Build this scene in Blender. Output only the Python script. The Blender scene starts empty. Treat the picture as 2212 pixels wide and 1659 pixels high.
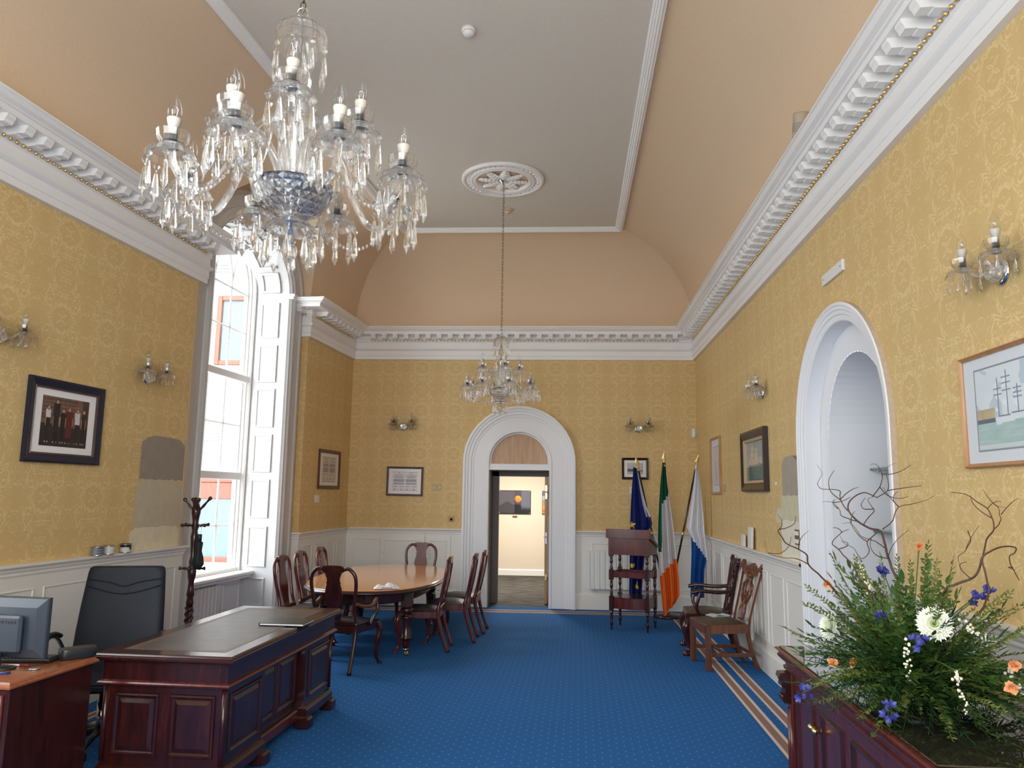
import bpy, bmesh, math, random
from mathutils import Matrix, Vector, noise
random.seed(7)
sc = bpy.context.scene
COL = sc.collection
PI = math.pi
# ------------------------------------------------------------------ camera, sky, light, exposure
cam_d = bpy.data.cameras.new('camera'); cam = bpy.data.objects.new('camera', cam_d); COL.objects.link(cam)
PS, PH, RO = 0.05802475757, 0.14377095398, -0.01337983693
Rm = Matrix.Rotation(PS, 3, 'Z') @ Matrix.Rotation(PH, 3, 'X') @ Matrix.Rotation(RO, 3, 'Y')
r_, f_, u_ = Rm.col[0].copy(), Rm.col[1].copy(), Rm.col[2].copy()
mw = Matrix(((r_.x, u_.x, -f_.x, 0), (r_.y, u_.y, -f_.y, 0), (r_.z, u_.z, -f_.z, 1.7), (0, 0, 0, 1)))
cam.matrix_world = mw
cam_d.sensor_fit = 'HORIZONTAL'; cam_d.sensor_width = 36.0; cam_d.lens = 1643.2946 / 2212 * 36
cam_d.clip_start = 0.05; cam_d.clip_end = 200
sc.camera = cam
w = bpy.data.worlds.new('sky'); sc.world = w; w.use_nodes = True
bg = w.node_tree.nodes['Background']; bg.inputs['Color'].default_value = (0.91, 0.955, 1.0, 1); bg.inputs['Strength'].default_value = 6.2
sc.view_settings.view_transform = 'Standard'; sc.view_settings.look = 'None'
sc.view_settings.gamma = 1; sc.view_settings.use_curve_mapping = False
sc.view_settings.exposure = 0.76
cy = sc.cycles
cy.use_denoising = True; cy.max_bounces = 16; cy.diffuse_bounces = 9; cy.glossy_bounces = 5
cy.transmission_bounces = 12; cy.transparent_max_bounces = 16; cy.caustics_reflective = False; cy.caustics_refractive = False
cy.sample_clamp_indirect = 6.0; cy.blur_glossy = 0.5
try: cy.denoiser = 'OPENIMAGEDENOISE'
except Exception: pass

# ------------------------------------------------------------------ room frames: local x runs right as one faces the wall, y into the wall, z up
YB, XR, SR, XL, SL, ZT = 11.8589, 2.1740, 0.0199, -3.2399, 0.0886, 5.5233
def frame(ox, oy, ux, uy):
    n = math.hypot(ux, uy); ux, uy = ux / n, uy / n
    return Matrix(((ux, -uy, 0, ox), (uy, ux, 0, oy), (0, 0, 1, 0), (0, 0, 0, 1)))
FB = frame(0, YB, 1, 0)
FR = frame(XR, YB, -SR, -1)
FL = frame(XL, YB, SL, 1)
nR = math.hypot(SR, 1); nL = math.hypot(SL, 1)
def uR(Y): return (YB - Y) * nR
def uL(Y): return (Y - YB) * nL
YF = -0.62                                   # the wall behind the camera
UR_END, UL_END = uR(YF), uL(YF)
def T(x, y, z): return Matrix.Translation((x, y, z))
def RZ(a): return Matrix.Rotation(a, 4, 'Z')
def RX(a): return Matrix.Rotation(a, 4, 'X')
def RY(a): return Matrix.Rotation(a, 4, 'Y')
def S3(x, y, z): return Matrix.Diagonal((x, y, z, 1))

# ------------------------------------------------------------------ mesh builder
class MB:
    def __init__(s): s.v = []; s.f = []; s.uv = []; s.sm = []; s.col = []
    def add(s, vs, fs, M=None, smooth=False, uvs=None, cols=None):
        o = len(s.v)
        if M is not None: vs = [M @ Vector(v) for v in vs]
        s.v += [tuple(v) for v in vs]
        for i, f in enumerate(fs):
            s.f.append(tuple(o + k for k in f)); s.sm.append(smooth)
            s.uv.append(uvs[i] if uvs else None); s.col.append(cols[i] if cols else None)
        return s
    def box(s, x0, x1, y0, y1, z0, z1, M=None):
        vs = [(x0,y0,z0),(x1,y0,z0),(x1,y1,z0),(x0,y1,z0),(x0,y0,z1),(x1,y0,z1),(x1,y1,z1),(x0,y1,z1)]
        return s.add(vs, [(0,3,2,1),(4,5,6,7),(0,1,5,4),(1,2,6,5),(2,3,7,6),(3,0,4,7)], M)
    def bbox(s, x0, x1, y0, y1, z0, z1, b=0.004, M=None):      # box with chamfered edges
        def ring(z, i): return [(x0+i,y0,z),(x1-i,y0,z),(x1,y0+i,z),(x1,y1-i,z),(x1-i,y1,z),(x0+i,y1,z),(x0,y1-i,z),(x0,y0+i,z)]
        def sh(r, b): 
            cx, cy_ = (x0+x1)/2, (y0+y1)/2
            return [(cx+(p[0]-cx)*(1-2*b/max(x1-x0,1e-6)), cy_+(p[1]-cy_)*(1-2*b/max(y1-y0,1e-6)), p[2]) for p in r]
        rs = [sh(ring(z0, b), b), ring(z0+b, b), ring(z1-b, b), sh(ring(z1, b), b)]
        return s.loft(rs, M, True)
    def loft(s, rings, M=None, caps=True, smooth=False, closed=True):
        n = len(rings[0]); vs = [p for r in rings for p in r]; fs = []
        for i in range(len(rings)-1):
            for k in range(n if closed else n-1):
                a, b = i*n+k, i*n+(k+1) % n
                fs.append((a, b, b+n, a+n))
        s.add(vs, fs, M, smooth)
        if caps:
            o = len(s.v)-len(vs)
            s.f.append(tuple(o+k for k in reversed(range(n)))); s.sm.append(False); s.uv.append(None); s.col.append(None)
            m = (len(rings)-1)*n
            s.f.append(tuple(o+m+k for k in range(n))); s.sm.append(False); s.uv.append(None); s.col.append(None)
        return s
    def lathe(s, prof, n=16, M=None, smooth=True, rfun=None, caps=True):   # prof: (r, z); rfun(k) scales radius with angle
        vs = []; fs = []
        for (r, z) in prof:
            for k in range(n):
                a = 2*PI*k/n; q = r*(rfun(k) if rfun else 1)
                vs.append((q*math.cos(a), q*math.sin(a), z))
        for i in range(len(prof)-1):
            for k in range(n):
                a, b = i*n+k, i*n+(k+1) % n
                fs.append((a, b, b+n, a+n))
        if caps and prof[0][0] > 1e-5: fs.append(tuple(reversed(range(n))))
        if caps and prof[-1][0] > 1e-5: fs.append(tuple((len(prof)-1)*n+k for k in range(n)))
        return s.add(vs, fs, M, smooth)
    def tube(s, pts, rad, n=8, M=None, smooth=True, caps=True, flat=1.0):   # pts list, rad number or list
        pts = [Vector(p) for p in pts]; m = len(pts)
        rad = [rad]*m if not hasattr(rad, '__len__') else rad
        rings = []; up = None
        for i, p in enumerate(pts):
            t = (pts[min(i+1, m-1)]-pts[max(i-1, 0)])
            t = t.normalized() if t.length > 1e-9 else Vector((0, 0, 1))
            if up is None:
                up = Vector((0, 0, 1)) if abs(t.z) < 0.9 else Vector((1, 0, 0))
            x = up.cross(t); x = x.normalized() if x.length > 1e-6 else Vector((1, 0, 0)).cross(t).normalized()
            y = t.cross(x).normalized(); up = y
            rings.append([tuple(p + x*math.cos(2*PI*k/n)*rad[i] + y*math.sin(2*PI*k/n)*rad[i]*flat) for k in range(n)])
        return s.loft(rings, M, caps, smooth)
    def sweep(s, path, prof, M=None, closed=False, uvx=None, caps=False, smooth=False):
        # path: list of (x, y) in plan; prof: list of (n, z), n measured to the left-hand normal of the path; mitred corners
        P = [Vector((p[0], p[1])) for p in path]; m = len(P); rings = []
        for i in range(m):
            a = P[i-1] if (i > 0 or closed) else None; b = P[(i+1) % m] if (i < m-1 or closed) else None
            d0 = (P[i]-a).normalized() if a is not None else None; d1 = (b-P[i]).normalized() if b is not None else None
            if d0 is None: d0 = d1
            if d1 is None: d1 = d0
            n0 = Vector((-d0.y, d0.x)); n1 = Vector((-d1.y, d1.x)); bi = (n0+n1)
            bi = bi / max(bi.dot(n0), 0.15)
            rings.append([(P[i].x+bi.x*q[0], P[i].y+bi.y*q[0], q[1]) for q in prof])
        if closed: rings.append(rings[0])
        n = len(prof); vs = [p for r in rings for p in r]; fs = []
        for i in range(len(rings)-1):
            for k in range(n-1):
                fs.append((i*n+k, i*n+k+1, (i+1)*n+k+1, (i+1)*n+k))
        return s.add(vs, fs, M, smooth)
    def poly(s, pts, y0, y1, M=None, smooth=False):   # outline in x,z extruded along y
        n = len(pts); vs = [(p[0], y0, p[1]) for p in pts]+[(p[0], y1, p[1]) for p in pts]
        fs = [tuple(range(n)), tuple(reversed(range(n, 2*n)))]
        s.add(vs, fs, M, False); o = len(s.v)-2*n
        for k in range(n):
            s.f.append((o+k, o+(k+1) % n+0, o+n+(k+1) % n, o+n+k)[::-1]); s.sm.append(smooth); s.uv.append(None); s.col.append(None)
        return s
    def strip(s, inner, outer, y0, y1, M=None):       # plate between two outlines (x,z) of equal length, with thickness y0..y1 (open ends)
        n = len(inner)
        rings = [[(p[0], y0, p[1]), (q[0], y0, q[1]), (q[0], y1, q[1]), (p[0], y1, p[1])] for p, q in zip(inner, outer)]
        return s.loft(rings, M, True)
    def sphere(s, r, n=10, m=6, M=None, smooth=True):
        return s.lathe([(r*math.sin(PI*i/m) if 0 < i < m else 0.0, -r*math.cos(PI*i/m)) for i in range(m+1)], n, M, smooth)
    def quad(s, a, b, c, d, M=None, uv=None): return s.add([a, b, c, d], [(0, 1, 2, 3)], M, False, [uv] if uv else None)
    def build(s, name, mat, parent=None, M=None, fix=True):
        me = bpy.data.meshes.new(name); me.from_pydata(s.v, [], s.f)
        if any(u is not None for u in s.uv):
            L = me.uv_layers.new(name='UVMap'); d = L.data; i = 0
            for f, u in zip(s.f, s.uv):
                for k in range(len(f)):
                    if u is not None: d[i+k].uv = u[k]
                i += len(f)
        if any(c is not None for c in s.col):
            A = me.color_attributes.new('Col', 'FLOAT_COLOR', 'CORNER'); i = 0
            for f, c in zip(s.f, s.col):
                c = c or (1, 1, 1)
                for k in range(len(f)): A.data[i+k].color = (c[0], c[1], c[2], 1)
                i += len(f)
        me.polygons.foreach_set('use_smooth', s.sm)
        me.materials.append(mat)
        if fix and not any(c is not None for c in s.col):
            bm = bmesh.new(); bm.from_mesh(me); bmesh.ops.remove_doubles(bm, verts=bm.verts, dist=1e-6)
            bmesh.ops.recalc_face_normals(bm, faces=bm.faces); bm.to_mesh(me); bm.free()
        me.update()
        return link(name, me, parent, M)
def link(name, me, parent=None, M=None):
    o = bpy.data.objects.new(name, me); COL.objects.link(o)
    if parent is not None: o.parent = parent
    if M is not None: o.matrix_local = M
    return o
def tag(o, label=None, cat=None, group=None, kind=None):
    if label: o['label'] = label
    if cat: o['category'] = cat
    if group: o['group'] = group
    if kind: o['kind'] = kind
    return o
def thing(name, label, cat, M, group=None):
    o = bpy.data.objects.new(name, None); COL.objects.link(o); o.matrix_world = M; o.empty_display_size = 0.05
    return tag(o, label, cat, group)
def struct(mb, name, mat, M=None): return tag(mb.build(name, mat, None, M), kind='structure')
def copy_tree(o, M=None, label=None):
    kids = {}
    for x in bpy.data.objects: 
        if x.parent: kids.setdefault(x.parent.name, []).append(x)
    def rec(a, par):
        c = a.copy(); COL.objects.link(c)
        if par is not None: c.parent = par
        for k in kids.get(a.name, []): rec(k, c)
        return c
    c = rec(o, None)
    if M is not None: c.matrix_world = M
    if label: c['label'] = label
    return c

# ------------------------------------------------------------------ materials
def lin(h):
    h = h.lstrip('#'); c = [int(h[i:i+2], 16)/255 for i in (0, 2, 4)]
    return tuple((x/12.92 if x <= 0.04045 else ((x+0.055)/1.055)**2.4) for x in c)+(1,)
class NT:
    def __init__(s, name):
        s.m = bpy.data.materials.new(name); s.m.use_nodes = True; s.t = s.m.node_tree; s.n = s.t.nodes; s.b = s.n['Principled BSDF']; s.out = s.n['Material Output']
    def node(s, t, **k):
        x = s.n.new(t)
        for a, b in k.items():
            if a.startswith('i_'):
                nm = a[2:]; x.inputs[int(nm) if nm.isdigit() else nm].default_value = b
            else: setattr(x, a, b)
        return x
    def l(s, a, b): s.t.links.new(a, b)
    def math(s, op, a, b=None):
        x = s.node('ShaderNodeMath', operation=op)
        for i, v in enumerate((a, b)):
            if v is None: continue
            if hasattr(v, 'is_output'): s.l(v, x.inputs[i])
            else: x.inputs[i].default_value = v
        return x.outputs[0]
    def mix(s, f, a, b):
        x = s.node('ShaderNodeMix', data_type='RGBA')
        for i, v in ((0, f), (6, a), (7, b)):
            if hasattr(v, 'is_output'): s.l(v, x.inputs[i])
            else: x.inputs[i].default_value = v
        return x.outputs[2]
    def ramp(s, f, stops):
        x = s.node('ShaderNodeValToRGB'); e = x.color_ramp.elements
        e[0].position, e[0].color = stops[0]; e[1].position, e[1].color = stops[-1]
        for p, c in stops[1:-1]:
            q = e.new(p); q.color = c
        s.l(f, x.inputs[0]); return x.outputs[0]
    def bump(s, h, strength=0.2, dist=0.01):
        x = s.node('ShaderNodeBump'); x.inputs['Strength'].default_value = strength; x.inputs['Distance'].default_value = dist
        s.l(h, x.inputs['Height']); s.l(x.outputs[0], s.b.inputs['Normal'])
def flat(name, col, rough=0.5, metal=0.0, spec=0.5, noise_amt=0.0, noise_scale=8.0, coat=0.0, bump=0.0):
    k = NT(name); c = lin(col) if isinstance(col, str) else tuple(col)+(1,)
    k.b.inputs['Roughness'].default_value = rough; k.b.inputs['Metallic'].default_value = metal
    k.b.inputs['Specular IOR Level'].default_value = spec; k.b.inputs['Coat Weight'].default_value = coat; k.b.inputs['Coat Roughness'].default_value = 0.08
    if noise_amt > 0:
        tc = k.node('ShaderNodeTexCoord'); nz = k.node('ShaderNodeTexNoise', i_Scale=noise_scale, i_Detail=5.0)
        k.l(tc.outputs['Object'], nz.inputs['Vector'])
        a = tuple(x*(1-noise_amt) for x in c[:3])+(1,); b = tuple(min(1, x*(1+noise_amt)) for x in c[:3])+(1,)
        k.l(k.ramp(nz.outputs[0], [(0.3, a), (0.7, b)]), k.b.inputs['Base Color'])
        if bump: k.bump(nz.outputs[0], bump, 0.003)
    else: k.b.inputs['Base Color'].default_value = c
    return k.m
def wood(name, c0, c1, rough=0.3, scale=(18, 18, 2.2), coat=0.3, spec=0.5):
    k = NT(name); tc = k.node('ShaderNodeTexCoord'); mp = k.node('ShaderNodeMapping'); mp.inputs['Scale'].default_value = scale
    k.l(tc.outputs['Object'], mp.inputs['Vector'])
    n1 = k.node('ShaderNodeTexNoise', i_Scale=1.6, i_Detail=8.0, i_Roughness=0.62, i_Distortion=0.6); k.l(mp.outputs[0], n1.inputs['Vector'])
    k.l(k.ramp(n1.outputs[0], [(0.28, lin(c0)), (0.72, lin(c1))]), k.b.inputs['Base Color'])
    k.b.inputs['Roughness'].default_value = rough; k.b.inputs['Coat Weight'].default_value = coat; k.b.inputs['Coat Roughness'].default_value = 0.12
    k.b.inputs['Specular IOR Level'].default_value = spec
    k.bump(n1.outputs[0], 0.06, 0.002)
    return k.m
def glassm(name, col=(1, 1, 1), rough=0.0, ior=1.5, trans_mix=0.0):
    k = NT(name); k.b.inputs['Base Color'].default_value = tuple(col)+(1,); k.b.inputs['Transmission Weight'].default_value = 1.0
    k.b.inputs['Roughness'].default_value = rough; k.b.inputs['IOR'].default_value = ior
    if trans_mix > 0:
        tr = k.node('ShaderNodeBsdfTransparent'); tr.inputs[0].default_value = tuple(col)+(1,)
        mx = k.node('ShaderNodeMixShader'); mx.inputs[0].default_value = trans_mix
        k.l(k.b.outputs[0], mx.inputs[1]); k.l(tr.outputs[0], mx.inputs[2]); k.l(mx.outputs[0], k.out.inputs[0])
    return k.m
def panem(name, tint=(0.97, 0.99, 0.98), refl=1.0):
    k = NT(name); tr = k.node('ShaderNodeBsdfTransparent'); tr.inputs[0].default_value = tuple(tint)+(1,)
    gl = k.node('ShaderNodeBsdfGlossy'); gl.inputs['Roughness'].default_value = 0.01
    ge = k.node('ShaderNodeNewGeometry'); dt = k.node('ShaderNodeVectorMath', operation='DOT_PRODUCT'); k.l(ge.outputs['Normal'], dt.inputs[0]); k.l(ge.outputs['Incoming'], dt.inputs[1])
    sch = k.math('ADD', 0.04, k.math('MULTIPLY', 0.96, k.math('POWER', k.math('SUBTRACT', 1.0, k.math('ABSOLUTE', dt.outputs['Value'])), 5.0)))   # Schlick, the same from both sides of the pane
    mx = k.node('ShaderNodeMixShader'); k.l(k.math('MULTIPLY', sch, refl), mx.inputs[0])
    k.l(tr.outputs[0], mx.inputs[1]); k.l(gl.outputs[0], mx.inputs[2]); k.l(mx.outputs[0], k.out.inputs[0])
    return k.m
def colattr(name, rough=0.5, spec=0.3, coat=0.0):
    k = NT(name); a = k.node('ShaderNodeAttribute', attribute_name='Col'); k.l(a.outputs['Color'], k.b.inputs['Base Color'])
    k.b.inputs['Roughness'].default_value = rough; k.b.inputs['Specular IOR Level'].default_value = spec
    k.b.inputs['Coat Weight'].default_value = coat; k.b.inputs['Coat Roughness'].default_value = 0.03
    return k.m
def wallpaper_mat():
    k = NT('damask_wallpaper'); uv = k.node('ShaderNodeUVMap'); sp = k.node('ShaderNodeSeparateXYZ'); k.l(uv.outputs[0], sp.inputs[0])
    pu = k.math('PINGPONG', sp.outputs[0], 0.265); pv = k.math('PINGPONG', k.math('ADD', sp.outputs[1], 0.07), 0.34)
    cb = k.node('ShaderNodeCombineXYZ'); k.l(pu, cb.inputs[0]); k.l(pv, cb.inputs[1])
    n1 = k.node('ShaderNodeTexNoise', i_Scale=6.5, i_Detail=2.0, i_Roughness=0.45, i_Distortion=2.6); k.l(cb.outputs[0], n1.inputs['Vector'])
    d = k.math('ABSOLUTE', k.math('SUBTRACT', k.math('FRACT', k.math('MULTIPLY', n1.outputs[0], 3.6)), 0.5))
    line = k.ramp(d, [(0.04, (1, 1, 1, 1)), (0.11, (0, 0, 0, 1))])
    n2 = k.node('ShaderNodeTexNoise', i_Scale=10.0, i_Detail=2.0, i_Distortion=1.6); k.l(cb.outputs[0], n2.inputs['Vector'])
    blob = k.ramp(n2.outputs[0], [(0.5, (0, 0, 0, 1)), (0.56, (1, 1, 1, 1))])
    nz = k.node('ShaderNodeTexNoise', i_Scale=90.0, i_Detail=2.0); k.l(uv.outputs[0], nz.inputs['Vector'])
    base = k.mix(nz.outputs[0], (0.56, 0.385, 0.162, 1), (0.635, 0.445, 0.195, 1))
    base = k.mix(k.math('MULTIPLY', blob, 0.22), base, (0.70, 0.51, 0.245, 1))
    colr = k.mix(k.math('MULTIPLY', line, 0.60), base, (0.78, 0.60, 0.310, 1))
    k.l(colr, k.b.inputs['Base Color']); k.b.inputs['Roughness'].default_value = 0.55; k.b.inputs['Specular IOR Level'].default_value = 0.35
    k.bump(line, 0.15, 0.001)
    return k.m
def carpet_mat():
    k = NT('blue_dotted_carpet'); tc = k.node('ShaderNodeTexCoord')
    mp = k.node('ShaderNodeMapping'); mp.inputs['Scale'].default_value = (1/0.075, 1/0.075, 1); mp.inputs['Rotation'].default_value = (0, 0, 0.03+PI/4)
    k.l(tc.outputs['Object'], mp.inputs['Vector'])
    fr = k.node('ShaderNodeVectorMath', operation='FRACTION'); k.l(mp.outputs[0], fr.inputs[0])
    sb = k.node('ShaderNodeVectorMath', operation='SUBTRACT'); sb.inputs[1].default_value = (0.5, 0.5, 0); k.l(fr.outputs[0], sb.inputs[0])
    ln = k.node('ShaderNodeVectorMath', operation='LENGTH'); k.l(sb.outputs[0], ln.inputs[0])
    dot = k.ramp(ln.outputs['Value'], [(0.06, (1, 1, 1, 1)), (0.11, (0, 0, 0, 1))])
    n = k.node('ShaderNodeTexNoise', i_Scale=260.0, i_Detail=3.0); k.l(tc.outputs['Object'], n.inputs['Vector'])
    n3 = k.node('ShaderNodeTexNoise', i_Scale=1.3, i_Detail=4.0); k.l(tc.outputs['Object'], n3.inputs['Vector'])
    b = k.mix(n.outputs[0], (0.014, 0.074, 0.235, 1), (0.034, 0.165, 0.430, 1))
    b = k.mix(k.math('MULTIPLY', n3.outputs[0], 0.35), b, (0.020, 0.105, 0.310, 1))
    k.l(k.mix(k.math('MULTIPLY', dot, 0.6), b, (0.24, 0.36, 0.54, 1)), k.b.inputs['Base Color'])
    k.b.inputs['Roughness'].default_value = 0.95; k.b.inputs['Specular IOR Level'].default_value = 0.1; k.b.inputs['Sheen Weight'].default_value = 0.0
    k.bump(n.outputs[0], 0.5, 0.004); return k.m
def border_mat():
    k = NT('carpet_border'); uv = k.node('ShaderNodeUVMap'); sp = k.node('ShaderNodeSeparateXYZ'); k.l(uv.outputs[0], sp.inputs[0])
    u, v = sp.outputs[0], sp.outputs[1]
    edge = k.ramp(v, [(0.0, lin('#d2bcaa')), (0.24, lin('#d2bcaa')), (0.26, lin('#5a4a4c')), (0.30, lin('#9c7f74')), (0.72, lin('#9c7f74')), (0.75, lin('#5a4a4c')), (0.78, lin('#d2bcaa')), (1.0, lin('#d2bcaa'))])
    hatch = k.math('GREATER_THAN', k.math('FRACT', k.math('ADD', k.math('MULTIPLY', u, 40.0), k.math('MULTIPLY', v, 2.0))), 0.62)
    mid = k.math('LESS_THAN', k.math('ABSOLUTE', k.math('SUBTRACT', v, 0.51)), 0.21)
    k.l(k.mix(k.math('MULTIPLY', hatch, mid), edge, lin('#6d5552')), k.b.inputs['Base Color']); k.b.inputs['Roughness'].default_value = 0.95
    k.b.inputs['Specular IOR Level'].default_value = 0.1; return k.m
M_ = {}
M_['paper'] = wallpaper_mat(); M_['carpet'] = carpet_mat(); M_['border'] = border_mat()
M_['cove'] = flat('tan_cove_paint', (0.70, 0.535, 0.37), 0.8, spec=0.2, noise_amt=0.03, noise_scale=60)
M_['ceil'] = flat('greige_ceiling_paint', (0.60, 0.555, 0.49), 0.8, spec=0.2, noise_amt=0.03, noise_scale=60)
M_['white'] = flat('white_gloss_paint', (0.80, 0.78, 0.765), 0.35, spec=0.4)
M_['white2'] = flat('white_arch_paint', (0.78, 0.78, 0.80), 0.4, spec=0.4)  # plain white paint, with the cool cast of daylight put into its colour
M_['reveal'] = flat('window_reveal_paint', (0.53, 0.52, 0.515), 0.45, spec=0.4)  # white paint like the rest, darkened so the daylit reveals do not clip
M_['cream'] = flat('cream_dado_paint', (0.74, 0.71, 0.66), 0.4, spec=0.4)
M_['plaster'] = flat('bare_plaster_edge', (0.50, 0.40, 0.31), 0.9, noise_amt=0.1, noise_scale=30)
M_['gold'] = flat('gold_leaf', (0.84, 0.56, 0.22), 0.3, 0.85)
M_['brass'] = flat('brass', (0.70, 0.52, 0.22), 0.25, 1.0)
M_['chrome'] = flat('chrome', (0.72, 0.73, 0.75), 0.12, 1.0)
M_['steel'] = flat('dull_steel', (0.42, 0.43, 0.45), 0.35, 1.0)
M_['glass'] = glassm('window_glass_shelf', (0.80, 0.93, 0.90), 0.0, 1.45, 0.35)
M_['pane'] = panem('window_pane_glass')
M_['crystal'] = glassm('cut_crystal', (1, 1, 1), 0.0, 1.52, 0.22)
M_['crystal2'] = glassm('cut_crystal_arm', (1, 1, 1), 0.02, 1.52, 0.30)
M_['bulb'] = panem('clear_bulb_glass', (0.96, 0.965, 0.97), 0.75)
M_['plastic'] = flat('white_plastic', (0.72, 0.71, 0.69), 0.4)
M_['ivory'] = flat('ivory_candle_tube', (0.50, 0.46, 0.40), 0.45)
M_['black'] = flat('black_plastic', (0.018, 0.019, 0.022), 0.35)
M_['grey'] = flat('grey_plastic', (0.030, 0.038, 0.052), 0.35)
M_['leather'] = flat('black_leather', (0.008, 0.011, 0.019), 0.55, spec=0.3, noise_amt=0.2, noise_scale=60, bump=0.1)
M_['mahog'] = wood('dark_mahogany', '#1b0909', '#431813', 0.26)
M_['mahog_red'] = wood('red_mahogany', '#3a1311', '#662821', 0.27)
M_['mahog_pale'] = wood('brown_carved_mahogany', '#43200f', '#7a4426', 0.32)
M_['tabletop'] = wood('polished_table_top', '#cc8650', '#eab07c', 0.12, (3, 16, 16), 0.6)
M_['deskveneer'] = wood('office_veneer', '#7a4028', '#a05c38', 0.35, (3, 14, 14), 0.3)
M_['oak'] = wood('oak_veneer', '#a2744a', '#c39a70', 0.45, (22, 6, 1.6), 0.1)
M_['oakframe'] = wood('pale_oak_frame', '#9c6a40', '#b98c5e', 0.4)
M_['darkwood'] = wood('black_brown_frame_wood', '#160b0a', '#2c1613', 0.3)
M_['paperwhite'] = flat('white_paper', (0.74, 0.73, 0.72), 0.6)
M_['mat'] = flat('picture_mount_board', (0.80, 0.78, 0.77), 0.7)
M_['print'] = colattr('printed_picture', 0.35, 0.3, 0.35)
M_['cloth'] = colattr('dyed_flag_cloth', 0.7, 0.2)
# ------------------------------------------------------------------ structure helpers
def arch_pt(c, half, spring, rise, z0, n=28):
    pts = [(c-half, z0), (c-half, spring)]
    for i in range(1, n):
        a = PI - PI*i/n; pts.append((c+half*math.cos(a), spring+rise*math.sin(a)))
    return pts+[(c+half, spring), (c+half, z0)]
def arch_sweep(mb, c, half, spring, rise, z0, prof, n=28, M=None, smooth=False):
    rows = [arch_pt(c, half-d, spring, rise-d, z0, n) for d, y in prof]; m = len(rows[0]); k = len(prof)
    vs = [(rows[j][i][0], prof[j][1], rows[j][i][1]) for i in range(m) for j in range(k)]
    fs = [(i*k+j, i*k+j+1, (i+1)*k+j+1, (i+1)*k+j) for i in range(m-1) for j in range(k-1)]
    return mb.add(vs, fs, M, smooth)
def wall_face(mb, x0, x1, z0, z1, ops, M=None, y=0.0):
    xs = {x0, x1}
    for o in ops:
        for i in range(25): xs.add(o['c']-o['half']*math.cos(PI*i/24))
    xs = sorted(x for x in xs if x0-1e-6 <= x <= x1+1e-6)
    for a, b in zip(xs, xs[1:]):
        if b-a < 1e-6: continue
        mid = (a+b)/2; op = next((o for o in ops if abs(mid-o['c']) < o['half']), None)
        def q(za0, za1, zb0, zb1): mb.quad((a, y, za0), (b, y, zb0), (b, y, zb1), (a, y, za1), M, [(a, za0), (b, zb0), (b, zb1), (a, za1)])
        if op is None: q(z0, z1, z0, z1)
        else:
            h = lambda x: op['spring']+op['rise']*math.sqrt(max(0, 1-((x-op['c'])/op['half'])**2))
            if op.get('rect'): h = lambda x: op['spring']
            q(min(h(a), z1), z1, min(h(b), z1), z1)
            if op.get('sill', z0) > z0: q(z0, op['sill'], z0, op['sill'])
def panel_ring(mb, x0, x1, z0, z1, mw_=0.03, h=0.012, y=0.0, M=None):   # raised moulding frame on a wall plane (front is -y)
    prof = [(0, 0), (mw_*0.25, -h), (mw_*0.6, -h*0.8), (mw_, 0.004)]
    out = [(x0, z0), (x1, z0), (x1, z1), (x0, z1)]; sx = [1, -1, -1, 1]; sz = [1, 1, -1, -1]
    vs = [(p[0]+sx[i]*d, y+yy, p[1]+sz[i]*d) for i, p in enumerate(out) for d, yy in prof]; k = len(prof)
    fs = [(i*k+j, i*k+j+1, ((i+1) % 4)*k+j+1, ((i+1) % 4)*k+j) for i in range(4) for j in range(k-1)]
    return mb.add(vs, fs, M)
def W(Mf, u, y, z): return tuple(Mf @ Vector((u, y, z)))
def isect(p, d, q, e):
    den = d[0]*e[1]-d[1]*e[0]; t = ((q[0]-p[0])*e[1]-(q[1]-p[1])*e[0])/den
    return (p[0]+d[0]*t, p[1]+d[1]*t)

# ------------------------------------------------------------------ floor
CR0 = (XR, YB); CL0 = (XL, YB)
fl_ = MB(); e1 = W(FR, UR_END, 0, 0); e2 = W(FL, UL_END, 0, 0)
fl_.add([(CL0[0]-0.9, YB+0.12, 0), (e2[0]-0.9, e2[1], 0), (e1[0]+0.8, e1[1], 0), (CR0[0]+0.8, YB+0.12, 0)], [(0, 1, 2, 3)])
floor = struct(fl_, 'floor', M_['carpet'])
def border(path_fun, lo, hi):
    # strip that follows the right, back and left walls at distance lo..hi; uv v runs across the strip
    def off(n):
        cr = isect(W(FR, 0, -n, 0)[:2], (FR[0][0], FR[1][0]), W(FB, 0, -n, 0)[:2], (1, 0))
        cl = isect(W(FL, 0, -n, 0)[:2], (FL[0][0], FL[1][0]), W(FB, 0, -n, 0)[:2], (1, 0))
        return [W(FR, UR_END, -n, 0)[:2], cr, cl, W(FL, UL_END, -n, 0)[:2]]
    a, b = off(lo), off(hi); mb = MB(); L = 0
    for i in range(3):
        d = math.dist(a[i], a[i+1])
        mb.add([a[i]+(0.003,), a[i+1]+(0.003,), b[i+1]+(0.003,), b[i]+(0.003,)], [(0, 1, 2, 3)], None, False, [[(L, 0), (L+d, 0), (L+d, 1), (L, 1)]]); L += d
    mb.build('carpet_border', M_['border'], floor, None, False)
border(None, 0.225, 0.325); border(None, 0.40, 0.51)

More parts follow.
